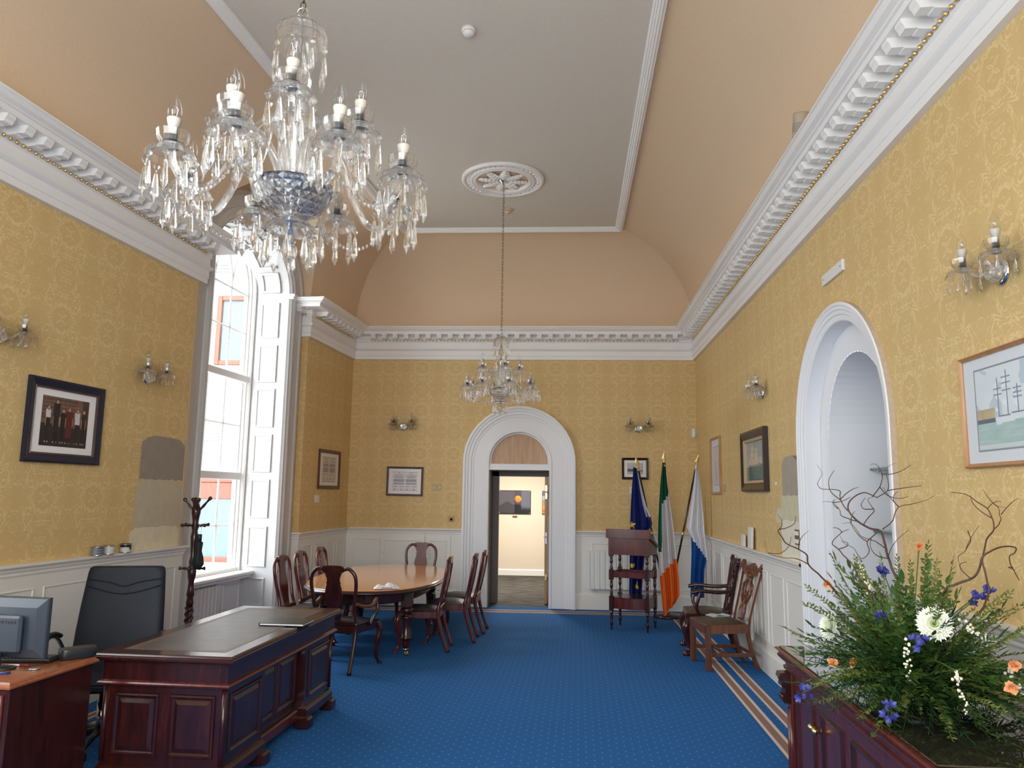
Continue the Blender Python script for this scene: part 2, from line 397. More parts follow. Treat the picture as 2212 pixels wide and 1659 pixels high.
# ------------------------------------------------------------------ walls
U_FAR, U_NEAR, U_C, B_H = -1.781, -4.497, -3.139, 1.358     # far window bay on the left wall
D_BAY = 5.80; U_C2 = U_C-D_BAY                              # the second bay, the same distance from the wall behind the camera
WTOP = 4.35
bay_ops = [dict(c=c, half=B_H, spring=WTOP, rise=0, rect=True) for c in (U_C, U_C2)]
mb = MB(); wall_face(mb, UL_END, 0, 0, WTOP, bay_ops, FL); wall_left = struct(mb, 'wall_left', M_['paper'])
NC = uR(5.61)                                               # niche centre
mb = MB(); wall_face(mb, 0, UR_END, 0, WTOP, [dict(c=NC, half=0.86, spring=2.158, rise=0.86)], FR); wall_right = struct(mb, 'wall_right', M_['paper'])
DC = -0.558
mb = MB(); wall_face(mb, XL, XR, 0, WTOP, [dict(c=DC, half=0.62, spring=2.19, rise=0.62)], FB); wall_back = struct(mb, 'wall_back', M_['paper'])
FF = frame(0, YF, -1, 0)                                     # the end wall behind the camera, with a tall window added for fill light
FWX, FWH, FWB, FWT = 0.9, 1.9, 1.0, 4.1
mb = MB(); wall_face(mb, -XR-.4, -XL+1.9, 0, ZT+.1, [dict(c=FWX, half=FWH, spring=FWT, rise=0, rect=True, sill=FWB)], FF); wall_front = struct(mb, 'wall_front', M_['paper'])
mb = MB()
for a, b, c_, d in ((-FWH, FWH, FWB, FWB+.08), (-FWH, FWH, FWT-.08, FWT), (-FWH, -FWH+.08, FWB, FWT), (FWH-.08, FWH, FWB, FWT), (-FWH, FWH, 2.56, 2.64), (-.03, .03, FWB, FWT)): mb.bbox(FWX+a, FWX+b, .02, .09, c_, d, .006, FF)
wf = struct(mb, 'window_3', M_['white'])  # added window, lets in sky light to brighten the near walls and cove
mb = MB(); mb.quad((FWX-FWH, .06, FWB), (FWX+FWH, .06, FWB), (FWX+FWH, .06, FWT), (FWX-FWH, .06, FWT), FF); mb.build('pane', M_['pane'], wf)
pl = bpy.data.lights.new('front_daylight', 'AREA'); pl.shape = 'RECTANGLE'; pl.size = 2*FWH; pl.size_y = FWT-FWB; pl.cycles.is_portal = True
po = bpy.data.objects.new('front_daylight_portal', pl); COL.objects.link(po); po.matrix_world = FF @ T(FWX, .2, (FWB+FWT)/2) @ RX(-PI/2)

# bay returns and the plain strip beside the near pier
for c in (U_C, U_C2):
    mb = MB()
    for s in (-1, 1):
        x = c+s*B_H
        mb.quad((x, 0, 0), (x, 0.13, 0), (x, 0.13, WTOP), (x, 0, WTOP), FL, [(0, 0), (0.13, 0), (0.13, WTOP), (0, WTOP)])
    mb.build('pier_return', M_['paper'], wall_left)
mb = MB(); mb.bbox(U_NEAR-0.062, U_NEAR+0.004, -0.006, 0.0, 1.16, 3.83, 0.002, FL); mb.build('corner_strip', flat('painted_corner_strip', (0.47, 0.385, 0.29), 0.6), wall_left)
# paint samples brushed on the wallpaper, with ragged edges
def patch(Mf, wall, x0, x1, z0, z1, col, seed, name='paint_sample', y=-0.0025):
    rnd = random.Random(seed); n = 25; pts = []
    for i in range(n): pts.append((x0+(x1-x0)*i/(n-1), z0+rnd.uniform(-.006, .006)))
    for i in range(1, n): pts.append((x1+rnd.uniform(-.004, .004), z0+(z1-z0)*i/n))
    for i in range(n): pts.append((x1-(x1-x0)*i/(n-1), z1-0.07*abs(2*i/(n-1)-1)**4+rnd.uniform(-.004, .004)))
    for i in range(1, n): pts.append((x0+rnd.uniform(-.006, .004), z1-.07-(z1-.07-z0)*i/n))
    mb = MB(); mb.add([(p[0], y, p[1]) for p in pts], [tuple(range(len(pts)))], Mf)
    mb.build(name, flat(name+'_%d' % seed, col, 0.7, noise_amt=0.06, noise_scale=12), wall)
patch(FL, wall_left, uL(6.63), U_NEAR-0.07, 1.79, 2.19, (0.30, 0.25, 0.205), 1)
patch(FL, wall_left, uL(6.60), U_NEAR-0.07, 1.36, 1.80, (0.52, 0.45, 0.32), 2, y=-0.002)
patch(FL, wall_left, uL(6.56), U_NEAR-0.07, 1.16, 1.39, (0.70, 0.61, 0.43), 3, y=-0.0015)
patch(FR, wall_right, uR(7.16), uR(6.64), 1.72, 2.07, (0.36, 0.31, 0.245), 4)
patch(FR, wall_right, uR(7.22), uR(6.64), 1.50, 1.78, (0.56, 0.52, 0.355), 5, y=-0.002)
patch(FR, wall_right, uR(7.25), uR(6.64), 1.16, 1.52, (0.70, 0.66, 0.53), 6, y=-0.0015)
patch(FR, wall_right, uR(7.42), uR(7.20), 1.47, 1.60, (0.60, 0.545, 0.40), 7, y=-0.001)

# ------------------------------------------------------------------ cove and ceiling
ZC, WB, WLc = 4.24, 1.2497, 1.1238
NTc = 14
def cove_n(w_, t): return w_*(1-math.cos(t))
def cove_z(t): return ZC+(ZT-ZC)*math.sin(t)
ts = [PI/2*i/NTc for i in range(NTc+1)]
def hipR(t): n = cove_n(WB, t); return isect(W(FR, 0, -n, 0)[:2], (FR[0][0], FR[1][0]), (0, YB-n), (1, 0))
def hipL(t): return isect(W(FL, 0, -cove_n(WLc, t), 0)[:2], (FL[0][0], FL[1][0]), (0, YB-cove_n(WB, t)), (1, 0))
def grid(mb, rows, smooth=True):
    m = len(rows[0]); vs = [p for r in rows for p in r]
    fs = [(i*m+j, i*m+j+1, (i+1)*m+j+1, (i+1)*m+j) for i in range(len(rows)-1) for j in range(m-1)]
    return mb.add(vs, fs, None, smooth)
mb = MB(); kR, kL = hipR(PI/2), hipL(PI/2); tR = W(FR, UR_END, -WB, 0); tL = W(FL, UL_END, -WLc, 0)
mb.add([(kL[0], kL[1], ZT), (kR[0], kR[1], ZT), (tR[0], tR[1], ZT), (tL[0], tL[1], ZT)], [(0, 1, 2, 3)])
ceiling = struct(mb, 'ceiling', M_['ceil'])
mb = MB(); grid(mb, [[hipR(t)+(cove_z(t),), W(FR, UR_END, -cove_n(WB, t), cove_z(t))] for t in ts]); mb.build('cove', M_['cove'], ceiling)
mb = MB(); grid(mb, [[hipL(t)+(cove_z(t),), hipR(t)+(cove_z(t),)] for t in ts]); mb.build('cove', M_['cove'], ceiling)
LUN = 1.03
def lun_z(du): return ZC+0.06+LUN*math.sqrt(max(0, 1-(du/B_H)**2))
mb = MB(); us = [UL_END]
for c in (U_C2, U_C): us += [c-B_H*math.cos(PI*i/32) for i in range(33)]
us.append('hip')
rows = []; FLi = FL.inverted()
for t in ts: rows.append([])
sof = {U_C: [], U_C2: []}
for u in us:
    tmin = 0.0
    if u != 'hip':
        for c in (U_C, U_C2):
            if abs(u-c) <= B_H+1e-6:
                zz = lun_z(u-c); tmin = math.asin(min(1, (zz-ZC)/(ZT-ZC)))
                if abs(abs(u-c)-B_H) < 1e-6: tmin = 0.0; zz = ZC
                sof[c].append((u, cove_n(WLc, tmin), zz))
    for i, t in enumerate(ts):
        tt = max(t, tmin)
        rows[i].append((hipL(t)+(cove_z(t),)) if u == 'hip' else W(FL, u, -cove_n(WLc, tt), cove_z(tt)))
grid(mb, rows); mb.build('cove', M_['cove'], ceiling)
for c in sof:
    mb = MB(); grid(mb, [[W(FL, u, 0.13, z) for u, n, z in sof[c]], [W(FL, u, -n, z) for u, n, z in sof[c]]]); mb.build('lunette_soffit', M_['cove'], ceiling)
# moulding round the flat ceiling
mb = MB(); pr = [(0.055, ZT), (0.055, ZT-0.02), (0.04, ZT-0.03), (0.034, ZT-0.024), (0.022, ZT-0.04), (0.016, ZT-0.034), (0.0, ZT-0.05), (-0.008, ZT-0.042), (-0.022, ZT-0.052), (-0.036, ZT-0.04), (-0.05, ZT-0.042), (-0.058, ZT-0.012), (-0.06, ZT-0.006)]
mb.sweep([tR[:2], kR, kL, tL[:2]], pr); struct(mb, 'trim_2', M_['white'])

# ------------------------------------------------------------------ cornice with modillions and gilded beads
prof = [(0, 3.80), (.045, 3.80), (.045, 3.855), (.052, 3.86), (.052, 3.935), (.075, 3.95), (.088, 3.962), (.088, 3.972), (.055, 3.978), (.055, 4.07), (.072, 4.078), (.072, 4.082), (.064, 4.085), (.064, 4.112), (.076, 4.116), (.076, 4.122), (.066, 4.125), (.066, 4.172), (.245, 4.172), (.245, 4.213), (.262, 4.216), (.268, 4.225), (.30, 4.238), (.322, 4.262), (.335, 4.266), (.335, 4.28), (0, 4.28)]
mb = MB()
mb.sweep([W(FR, UR_END, 0, 0)[:2], CR0, CL0, W(FL, U_FAR, 0, 0)[:2], W(FL, U_FAR, 0.117, 0)[:2]], prof)
mb.sweep([W(FL, U_NEAR, 0.117, 0)[:2], W(FL, U_NEAR, 0, 0)[:2], W(FL, U_C2+B_H, 0, 0)[:2], W(FL, U_C2+B_H, 0.117, 0)[:2]], prof)
mb.sweep([W(FL, U_C2-B_H, 0.117, 0)[:2], W(FL, U_C2-B_H, 0, 0)[:2], W(FL, UL_END, 0, 0)[:2]], prof)
cornice = struct(mb, 'trim_1', M_['white'])
md = MB(); md.poly([(-.066, 4.172), (-.235, 4.172), (-.235, 4.152), (-.222, 4.138), (-.214, 4.114), (-.15, 4.118), (-.145, 4.112), (-.066, 4.108)], -0.036, 0.036, RZ(PI/2))
md.lathe([(0, -0.004), (0.03, -0.004), (0.028, 0), (0.02, 0.004), (0.012, 0.002), (0, 0.006)], 8, T(0.0865, -0.15, 4.168) @ RX(PI))
md0 = md.build('modillion', M_['white'], cornice, FB @ T(0, 0, 0)); md_me = md0.data
# profile points run along -y of the wall frame after the quarter turn
bd = MB(); bd.sphere(0.0140, 8, 5); bd0 = bd.build('bead', M_['gold'], cornice, T(0, 0, -50)); bd_me = bd0.data; bpy.data.objects.remove(bd0); bpy.data.objects.remove(md0)
PITCH = 0.173; far = MB()
def row(Mf, a, b, near_limit=None):
    n = max(1, round((b-a)/PITCH)); p = (b-a)/n
    for i in range(n):
        u = a+p*(i+.5); link('modillion', md_me, cornice, Mf @ T(u-0.0, 0, 0))
        for j in range(3):
            ub = a+p*(i+(j+.5)/3); pos = Mf @ T(ub, -0.078, 4.0985)
            if near_limit and near_limit(ub): link('bead', bd_me, cornice, pos)
            else: far.sphere(0.0140, 6, 4, pos)
row(FR, 0.25, uR(3.0), lambda u: u > uR(9.5)); row(FB, XL+0.27, XR-0.25); row(FL, U_FAR+0.04, -0.25)
row(FL, U_C2+B_H+0.04, U_NEAR-0.04, lambda u: u > -99); row(FL @ T(U_FAR, 0, 0) @ RZ(-PI/2) @ T(0, 0, 0), -0.117, 0.0)
tag(far.build('bead_row', M_['gold'], cornice), kind='stuff')

# ------------------------------------------------------------------ dado: rail, panelled face, skirting
RAIL = [(0, 1.075), (.018, 1.075), (.022, 1.085), (.022, 1.10), (.03, 1.112), (.034, 1.128), (.05, 1.138), (.055, 1.146), (.055, 1.161), (.0, 1.161)]
DADO = [(.012, 0), (.012, 1.08)]
BASE = [(0, 0), (.032, 0), (.032, .20), (.026, .215), (.02, .222), (.014, .245), (0, .245)]
def dado(wall, Mf, a, b, name, panels, end0=False, end1=False, skirt=True, post=(), pre=()):
    # along the wall frame from a to b (a < b); the room is on -y
    mb = MB(); P0, P1 = W(Mf, b, 0, 0)[:2], W(Mf, a, 0, 0)[:2]
    mb.sweep([W(Mf, *q)[:2] for q in pre]+[P0, P1]+[W(Mf, *q)[:2] for q in post], RAIL); mb.box(a-.002*0, b, -.012, 0, 0.0, 1.08, Mf)
    for x in ([a] if end0 else [])+([b] if end1 else []):
        mb.add([(x, -n, z) for n, z in RAIL], [tuple(range(len(RAIL)))], Mf)
    d = mb.build('dado', M_['cream'], wall)
    for (x0, x1, z0, z1) in panels:
        q = MB(); panel_ring(q, x0, x1, z0, z1, 0.024, 0.007, -0.012, Mf); q.build('dado_panel', M_['cream'], wall)
    if skirt:
        mb = MB(); mb.sweep([P0, P1], BASE); struct(mb, name, M_['cream'])
def runs(a, b, n, z0=.30, z1=.98, gap=.09):
    w_ = (b-a)/n; return [(a+i*w_+gap/2, a+(i+1)*w_-gap/2, z0, z1) for i in range(n)]
dado(wall_left, FL, U_FAR, 0, 'baseboard_left_far', runs(U_FAR+.08, -.05, 4), post=[(U_FAR, .117, 0)])
dado(wall_left, FL, U_C2+B_H, U_NEAR, 'baseboard_left', runs(U_C2+B_H+.05, U_NEAR-.05, 5), pre=[(U_NEAR, .117, 0)], post=[(U_C2+B_H, .117, 0)])
dado(wall_left, FL, UL_END, U_C2-B_H, 'baseboard_left_near', [])
for x0, x1 in ((U_FAR-.012, U_FAR), (U_NEAR, U_NEAR+.012)):
    mb = MB(); mb.box(x0, x1, -.012, .12, 0, 1.08, FL); mb.build('dado_return', M_['cream'], wall_left)
NR0, NR1 = uR(6.56), uR(4.66)
dado(wall_right, FR, 0, NR0, 'baseboard_right', runs(0.12, NR0-.02, 9, gap=.10))
dado(wall_right, FR, NR1, UR_END, 'baseboard_right_near', runs(NR1+.1, UR_END-.1, 7))
dado(wall_back, FB, XL, -1.56, 'baseboard_back', [(-3.12, -2.69, .30, 1.0)], False, True)
dado(wall_back, FB, -1.56, -1.42, 'baseboard_back_thin', [])
dado(wall_back, FB, 0.44, XR, 'baseboard_back_right', [(.56, 1.60, .30, .98), (1.72, 2.06, .30, .98)], True, False)
dado(wall_back, FB, 0.30, 0.44, 'baseboard_back_slip', [])
# shallow cupboard doors let into the dado left of the doorway
for i, (x0, x1) in enumerate(((-2.685, -2.0), (-1.99, -1.60))):
    mb = MB(); mb.bbox(x0, x1, -.026, -.012, .12, 1.072, .003, FB); panel_ring(mb, x0+.06, x1-.06, .24, .985, .03, .006, -.026, FB)
    d = mb.build('cupboard_door', M_['cream'], wall_back)
    if i == 0:
        k = MB(); k.lathe([(0, 0), (.006, 0), (.007, .012), (.016, .02), (.016, .028), (.006, .034), (0, .034)], 10, FB @ T(-2.63, -.026, .80) @ RX(PI/2)); k.build('knob', M_['white'], d)

# ------------------------------------------------------------------ doorway in the back wall, and the corridor beyond
mb = MB(); arch_sweep(mb, DC, .872, 2.19, .872, 0, [(0, 0), (0, -.075), (.012, -.08), (.035, -.08), (.045, -.066), (.075, -.062), (.085, -.05), (.125, -.046), (.135, -.034), (.165, -.03), (.17, -.024), (.365, -.024), (.372, -.036), (.398, -.036), (.408, -.022), (.408, .12)], 32, FB)
doorcase = struct(mb, 'trim_3', M_['white2'])
DH = .464
mb = MB(); mb.bbox(DC-DH, DC+DH, -.012, .10, 2.075, 2.165, .006, FB); mb.box(DC-DH-.0, DC+DH, -.02, 0.0, 2.07, 2.083, FB); mb.build('transom', M_['white2'], doorcase)
mb = MB(); arch_sweep(mb, DC, DH, 2.19, DH, 2.165, [(0, .03), (.022, .03), (.022, .055)], 24, FB); mb.build('fanlight_bead', M_['white2'], doorcase)
mb = MB(); pts = arch_pt(DC, DH, 2.19, DH, 2.16, 24); mb.add([(x, .05, z) for x, z in pts], [tuple(range(len(pts)))], FB); mb.build('oak_tympanum', M_['oak'], doorcase)
M_['lining'] = flat('grey_door_lining', (0.15, 0.13, 0.125), 0.6)  # grey-brown lining, with the doorway's shade put into its colour
mb = MB()
for x0, x1 in ((DC-DH-.03, DC-DH+.012), (DC+DH-.012, DC+DH+.03)): mb.box(x0, x1, .10, .62, 0, 2.09, FB)
mb.box(DC-DH, DC+DH, .10, .62, 2.06, 2.10, FB); mb.box(DC-DH, DC-DH+.115, .48, .62, 0, 2.08, FB); mb.box(DC-DH, DC+DH, .48, .62, 1.985, 2.08, FB); mb.build('door_lining', M_['lining'], doorcase)
mb = MB(); mb.bbox(DC+DH-.07, DC+DH-.024, .40, 1.22, .01, 1.98, .003, FB); door = struct(mb, 'door_1', M_['oak'])
for z, n_ in ((1.80, 'hinge'), (1.68, 'hinge'), (.42, 'hinge')):
    mb = MB(); mb.bbox(DC+DH-.066, DC+DH-.028, .392, .40, z-.05, z+.05, .002, FB); mb.tube([(DC+DH-.026, .394, z-.05), (DC+DH-.026, .394, z+.05)], .008, 8, FB); mb.build(n_, M_['brass'], door)
mb = MB(); mb.bbox(DC+DH-.06, DC+DH-.034, .392, .40, .93, 1.11, .002, FB); mb.tube([(DC+DH-.047, .393, 1.04), (DC+DH-.047, .36, 1.04), (DC+DH-.085, .355, 1.04)], .007, 8, FB); mb.build('lock_plate', M_['steel'], door)
# corridor shell
M_['corr'] = flat('cream_corridor_paint', (0.68, 0.60, 0.49), 0.7)
def tile_mat():
    k = NT('grey_carpet_tiles'); tc = k.node('ShaderNodeTexCoord'); mp = k.node('ShaderNodeMapping'); mp.inputs['Scale'].default_value = (1.3, 9, 1)
    k.l(tc.outputs['Object'], mp.inputs['Vector']); n = k.node('ShaderNodeTexNoise', i_Scale=2.2, i_Detail=3.0); k.l(mp.outputs[0], n.inputs['Vector'])
    k.l(k.ramp(n.outputs[0], [(.42, (.012, .011, .010, 1)), (.58, (.085, .078, .066, 1))]), k.b.inputs['Base Color']); k.b.inputs['Roughness'].default_value = .95; return k.m
CY = 16.5
mb = MB(); mb.box(-3.4, 2.4, YB+.12, CY+.2, -.05, 0.0); struct(mb, 'floor_corridor', tile_mat())
mb = MB(); mb.quad((-3.4, CY, 0), (2.4, CY, 0), (2.4, CY, 2.7), (-3.4, CY, 2.7)); mb.quad((-3.4, YB+.62, 0), (-3.4, CY, 0), (-3.4, CY, 2.7), (-3.4, YB+.62, 2.7)); mb.quad((2.4, YB+.62, 0), (2.4, CY, 0), (2.4, CY, 2.7), (2.4, YB+.62, 2.7))
wall_face(mb, -3.4, 2.4, 0, 2.7, [dict(c=DC, half=DH, spring=2.08, rise=0, rect=True)], T(0, YB+.62, 0)); wall_corr = struct(mb, 'wall_corridor', M_['corr'])
mb = MB(); mb.quad((-3.4, YB+.62, 2.7), (2.4, YB+.62, 2.7), (2.4, CY, 2.7), (-3.4, CY, 2.7)); struct(mb, 'ceiling_corridor', M_['white'])
mb = MB(); mb.sweep([(2.4, CY), (-3.4, CY)], [(0, 0), (.02, 0), (.02, .11), (.012, .125), (0, .125)]); struct(mb, 'baseboard_corridor', M_['white'])
cl = bpy.data.lights.new('corridor_ceiling_light', 'AREA'); cl.energy = 95; cl.size = 0.6; cl.shape = 'SQUARE'; cl.color = (1, .93, .82)
clo = bpy.data.objects.new('corridor_ceiling_light', cl); COL.objects.link(clo); clo.location = (-.8, 14.6, 2.62)

# ------------------------------------------------------------------ arched niche in the right wall
HN, SN = 0.953, 2.158
mb = MB(); arch_sweep(mb, NC, HN, SN, HN, 0, [(.0, -.034), (.008, -.040), (.022, -.040), (.03, -.032), (.052, -.030), (.060, -.022), (.085, -.020), (.092, -.010), (.128, -.006), (.135, 0.0), (.135, .118), (.353, .118)], 36, FR)
niche = struct(mb, 'trim_4', M_['white2'])
mb = MB(); arch_sweep(mb, NC, HN, SN, HN, 0, [(0.0, 0.002), (0.0, -.034)], 36, FR); mb.build('unpainted_edge', M_['plaster'], niche)
mb = MB(); rag = MB(); HI = .60
arch_sweep(mb, NC, HI, SN, HI, 0.0, [(0, .118), (0, .72)], 28, FR)
pts = arch_pt(NC, HI, SN, HI, 0, 28); mb.add([(x, .72, z) for x, z in pts], [tuple(range(len(pts)))], FR)
mb.build('niche_lining', M_['white2'], niche)

# ------------------------------------------------------------------ window bays
SPW, RW_ = 4.28, .72
def jamb_map(c, half, t, y, h):   # t < 0: left jamb height above spring ... ; used for soffit panels by angle
    pass
def bay(c, idx, full):
    par_s = []
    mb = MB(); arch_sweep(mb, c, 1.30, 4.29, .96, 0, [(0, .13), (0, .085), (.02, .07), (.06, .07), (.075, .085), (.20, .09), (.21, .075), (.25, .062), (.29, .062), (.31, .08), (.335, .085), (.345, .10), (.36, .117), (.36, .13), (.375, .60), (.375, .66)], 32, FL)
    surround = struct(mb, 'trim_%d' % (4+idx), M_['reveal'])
    mb = MB(); mb2 = MB()
    for s in (-1, 1):
        x = c+s*1.125; mb.box(x-.185, x+.185, .055, .12, 4.235, 4.262, FL); mb.box(x-.19, x+.19, .04, .12, 4.262, 4.30, FL)
    mb.build('impost', M_['white'], surround)
    # wall of the recess round the surround
    mb = MB(); wall_face(mb, c-B_H, c+B_H, 0, WTOP, [dict(c=c, half=1.28, spring=9, rise=0, rect=True)], FL, .125)
    o = arch_pt(c, B_H, 4.27, LUN+.03, 4.2, 28); i_ = arch_pt(c, 1.27, 4.29, .93, 4.2, 28); mb2.strip(i_, o, .122, .13, FL)
    mb2.build('lunette_wall', M_['cove'], surround); mb.build('recess_wall', M_['paper'], surround)
    # fielded panels on the jambs and round the soffit
    half = .925
    zr_ = [(.263, .611), (.742, 1.252), (1.35, 1.847), (1.934, 2.428), (2.515, 3.025), (3.106, 3.607), (3.70, 4.18)]
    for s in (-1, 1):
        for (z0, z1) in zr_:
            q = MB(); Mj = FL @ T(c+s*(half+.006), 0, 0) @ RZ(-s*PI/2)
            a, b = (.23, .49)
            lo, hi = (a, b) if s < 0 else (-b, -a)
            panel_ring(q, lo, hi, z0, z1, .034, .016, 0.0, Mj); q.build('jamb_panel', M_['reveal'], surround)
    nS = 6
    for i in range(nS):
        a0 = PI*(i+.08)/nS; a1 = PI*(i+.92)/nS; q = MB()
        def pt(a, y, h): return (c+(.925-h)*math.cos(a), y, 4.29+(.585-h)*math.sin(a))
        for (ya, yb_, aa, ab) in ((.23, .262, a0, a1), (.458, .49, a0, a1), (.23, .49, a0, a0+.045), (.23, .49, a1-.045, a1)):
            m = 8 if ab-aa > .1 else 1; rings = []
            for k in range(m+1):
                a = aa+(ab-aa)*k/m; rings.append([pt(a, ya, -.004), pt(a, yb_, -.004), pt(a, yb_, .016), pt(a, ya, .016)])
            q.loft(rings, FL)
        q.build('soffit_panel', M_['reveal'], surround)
    # sill, apron
    mb = MB(); mb.bbox(c-.93, c+.93, .38, .68, .655, .70, .01, FL); mb.box(c-.93, c+.93, .42, .60, .62, .655, FL); mb.build('sill', M_['white'], surround)
    mb = MB(); mb.box(c-.95, c+.95, .55, .60, 0, .655, FL)
    for k in range(2): panel_ring(mb, c-.86+k*1.36, c-.46+k*1.36+.0, .10, .56, .03, .01, .55, FL)
    mb.build('apron', M_['white'], surround)
    # the window itself
    yG = .65; HS = .90
    mb = MB(); arch_sweep(mb, c, HS+.03, SPW, RW_+.10, .66, [(0, .57), (.03, .56), (.045, .575), (.06, .60), (.075, .605), (.075, .64), (.095, .645), (.095, .68)], 32, FL)
    mb.box(c-HS, c+HS, .58, .68, .66, .74, FL); win = struct(mb, 'window_%d' % idx, M_['white'])
    HG = .835; p = HG/2
    rails = [(1.835, 1.93, .60, .68), (3.09, 3.18, .58, .70)]
    for z0, z1, y0, y1 in rails: q = MB(); q.bbox(c-HS, c+HS, y0, y1, z0, z1, .008, FL); q.build('sash_rail', M_['white'], win)
    def bar(pts, r=.0125, n='glazing_bar'):
        q = MB(); q.tube(pts, r, 4, FL, False); q.build(n, M_['white'], win)
    for k in (-1, 0, 1):
        for (z0, z1) in ((.74, 1.835), (1.93, 3.09), (3.18, SPW)): bar([(c+k*p, yG, z0), (c+k*p, yG, z1)], .015)
    for z in (1.275, 2.53, 3.745): bar([(c-HG, yG, z), (c+HG, yG, z)])
    bar([(c-HG, yG, SPW-.02), (c+HG, yG, SPW-.02)], .016)
    ins = lambda x, z: ((x-c)/HG)**2+((z-SPW)/(RW_+.0))**2 < 1.0
    for k in (-1, 0, 1):
        for s in (-1, 1):
            m0 = c+k*p; cc = m0+s*HG; pts = []
            for i in range(21):
                a = PI/2*i/20; x = cc-s*HG*math.cos(a); z = SPW+RW_*1.12*math.sin(a)
                if ins(x, z): pts.append((x, yG, z))
            if len(pts) > 1: bar(pts, .014)
    zs = [.74, 1.275, 1.835, 1.93, 2.53, 3.09, 3.18, 3.745, SPW]
    pane_y = yG+.004
    for (z0, z1) in zip(zs, zs[1:]):
        if (z0, z1) in ((1.835, 1.93), (3.09, 3.18)): continue
        for k in range(4):
            q = MB(); q.quad((c-HG+k*p, pane_y, z0), (c-HG+(k+1)*p, pane_y, z0), (c-HG+(k+1)*p, pane_y, z1), (c-HG+k*p, pane_y, z1), FL); q.build('pane', M_['pane'], win)
    pts = arch_pt(c, HG, SPW, RW_, SPW, 28)[1:-1]; q = MB(); q.add([(x, pane_y, z) for x, z in pts], [tuple(range(len(pts)))], FL); q.build('fan_pane', M_['pane'], win)
    # outer wall round the window so that daylight only enters through the glass
    q = MB(); wall_face(q, c-2.9, c+2.9, -0.3, 6.2, [dict(c=c, half=.88, spring=SPW, rise=.74, sill=.66)], FL, .70); q.build('outer_wall', M_['plaster'], win)
    pl = bpy.data.lights.new('window_daylight', 'AREA'); pl.shape = 'RECTANGLE'; pl.size = 1.8; pl.size_y = 4.4; pl.cycles.is_portal = True
    po = bpy.data.objects.new('window_daylight_portal', pl); COL.objects.link(po)
    po.matrix_world = FL @ T(c, .78, 2.85) @ RX(-PI/2)
    return win
bay(U_C, 1, True); bay(U_C2, 2, False)
# the space between the inner and outer faces of the left wall is closed above and at the ends
mb = MB(); mb.box(UL_END-.3, .3, .12, .75, 5.35, 6.2, FL); mb.build('wall_core', M_['plaster'], wall_left)

# ------------------------------------------------------------------ outside: pale courtyard buildings
M_['ext'] = flat('pale_render', (0.40, 0.40, 0.395), 0.9, noise_amt=.03, noise_scale=2)  # pale render, darkened in the colour to offset the strong daylight outside
M_['paving'] = flat('courtyard_paving', (0.74, 0.73, 0.70), 0.9, noise_amt=.1, noise_scale=3)
M_['orange'] = wood('orange_stained_timber', '#702a12', '#8f3f1c', .5)  # orange timber, darkened too so daylight does not bleach it
mb = MB(); mb.quad((-30, -12, -1.0), (-3.6, -12, -1.0), (-3.6, 32, -1.0), (-30, 32, -1.0)); struct(mb, 'ground_courtyard', M_['paving'])
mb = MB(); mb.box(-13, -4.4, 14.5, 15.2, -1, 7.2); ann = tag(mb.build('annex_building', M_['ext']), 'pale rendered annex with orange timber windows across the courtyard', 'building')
def ext_window(x0, x1, z0, z1, y, panel):
    q = MB()
    for a, b, c_, d in ((x0+.101, x1-.101, z1-.10, z1), (x0+.101, x1-.101, z0, z0+.09), (x0, x0+.10, z0, z1), (x1-.10, x1, z0, z1)): q.bbox(a, b, y-.06, y+.02, c_, d, .01)
    f = q.build('timber_frame', M_['orange'], ann)
    q = MB(); q.box(x0+.1, x1-.1, y-.012, y, z0+.09, z1-.1); q.build('window_glass', flat('sky_blue_glazing_%d' % int(z0*10), (0.10, 0.15, 0.175), .15), f)
    if panel: q = MB(); q.bbox(x0+.1, x1-.1, y-.04, y, z1-.42, z1-.1, .01); q.build('timber_panel', M_['orange'], f)
ext_window(-6.75, -5.5, 4.15, 5.55, 14.5, False); ext_window(-6.95, -5.6, .35, 1.95, 14.5, True)
for zz in (2.58, 5.98):
    q = MB()
    for i in range(4): q.bbox(-7.0, -6.55, 14.46, 14.52, zz+i*.07, zz+i*.07+.035, .005)
    q.build('vent_grille', flat('grey_vent_%d' % int(zz), (.35, .38, .42), .6), ann)
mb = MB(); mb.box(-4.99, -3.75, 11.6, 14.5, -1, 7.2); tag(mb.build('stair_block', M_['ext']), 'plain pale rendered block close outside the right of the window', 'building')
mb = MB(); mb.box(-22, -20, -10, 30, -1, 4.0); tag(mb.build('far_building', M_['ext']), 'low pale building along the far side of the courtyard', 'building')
# ------------------------------------------------------------------ framed pictures
def wallM(F, u, z, y=0.0): return F @ T(u, y, z)
def rect_ring(mb, w_, h, prof, M=None):      # prof (inset, y): mitred frame round a w x h rectangle centred at the origin
    k = len(prof); sg = [(-1, -1), (1, -1), (1, 1), (-1, 1)]
    vs = [(sx*(w_/2-d), y, sz*(h/2-d)) for sx, sz in sg for d, y in prof]
    fs = [(i*k+j, i*k+j+1, ((i+1) % 4)*k+j+1, ((i+1) % 4)*k+j) for i in range(4) for j in range(k-1)]
    return mb.add(vs, fs, M)
def art_grid(w_, h, nx, ny, fn, y, M=None):
    mb = MB(); vs = [(-w_/2+w_*i/nx, y, -h/2+h*j/ny) for j in range(ny+1) for i in range(nx+1)]
    fs, cs = [], []
    for j in range(ny):
        for i in range(nx):
            a = j*(nx+1)+i; fs.append((a, a+1, a+nx+2, a+nx+1)); cs.append(fn((i+.5)/nx, (j+.5)/ny))
    mb.add(vs, fs, M, False, None, cs); return mb
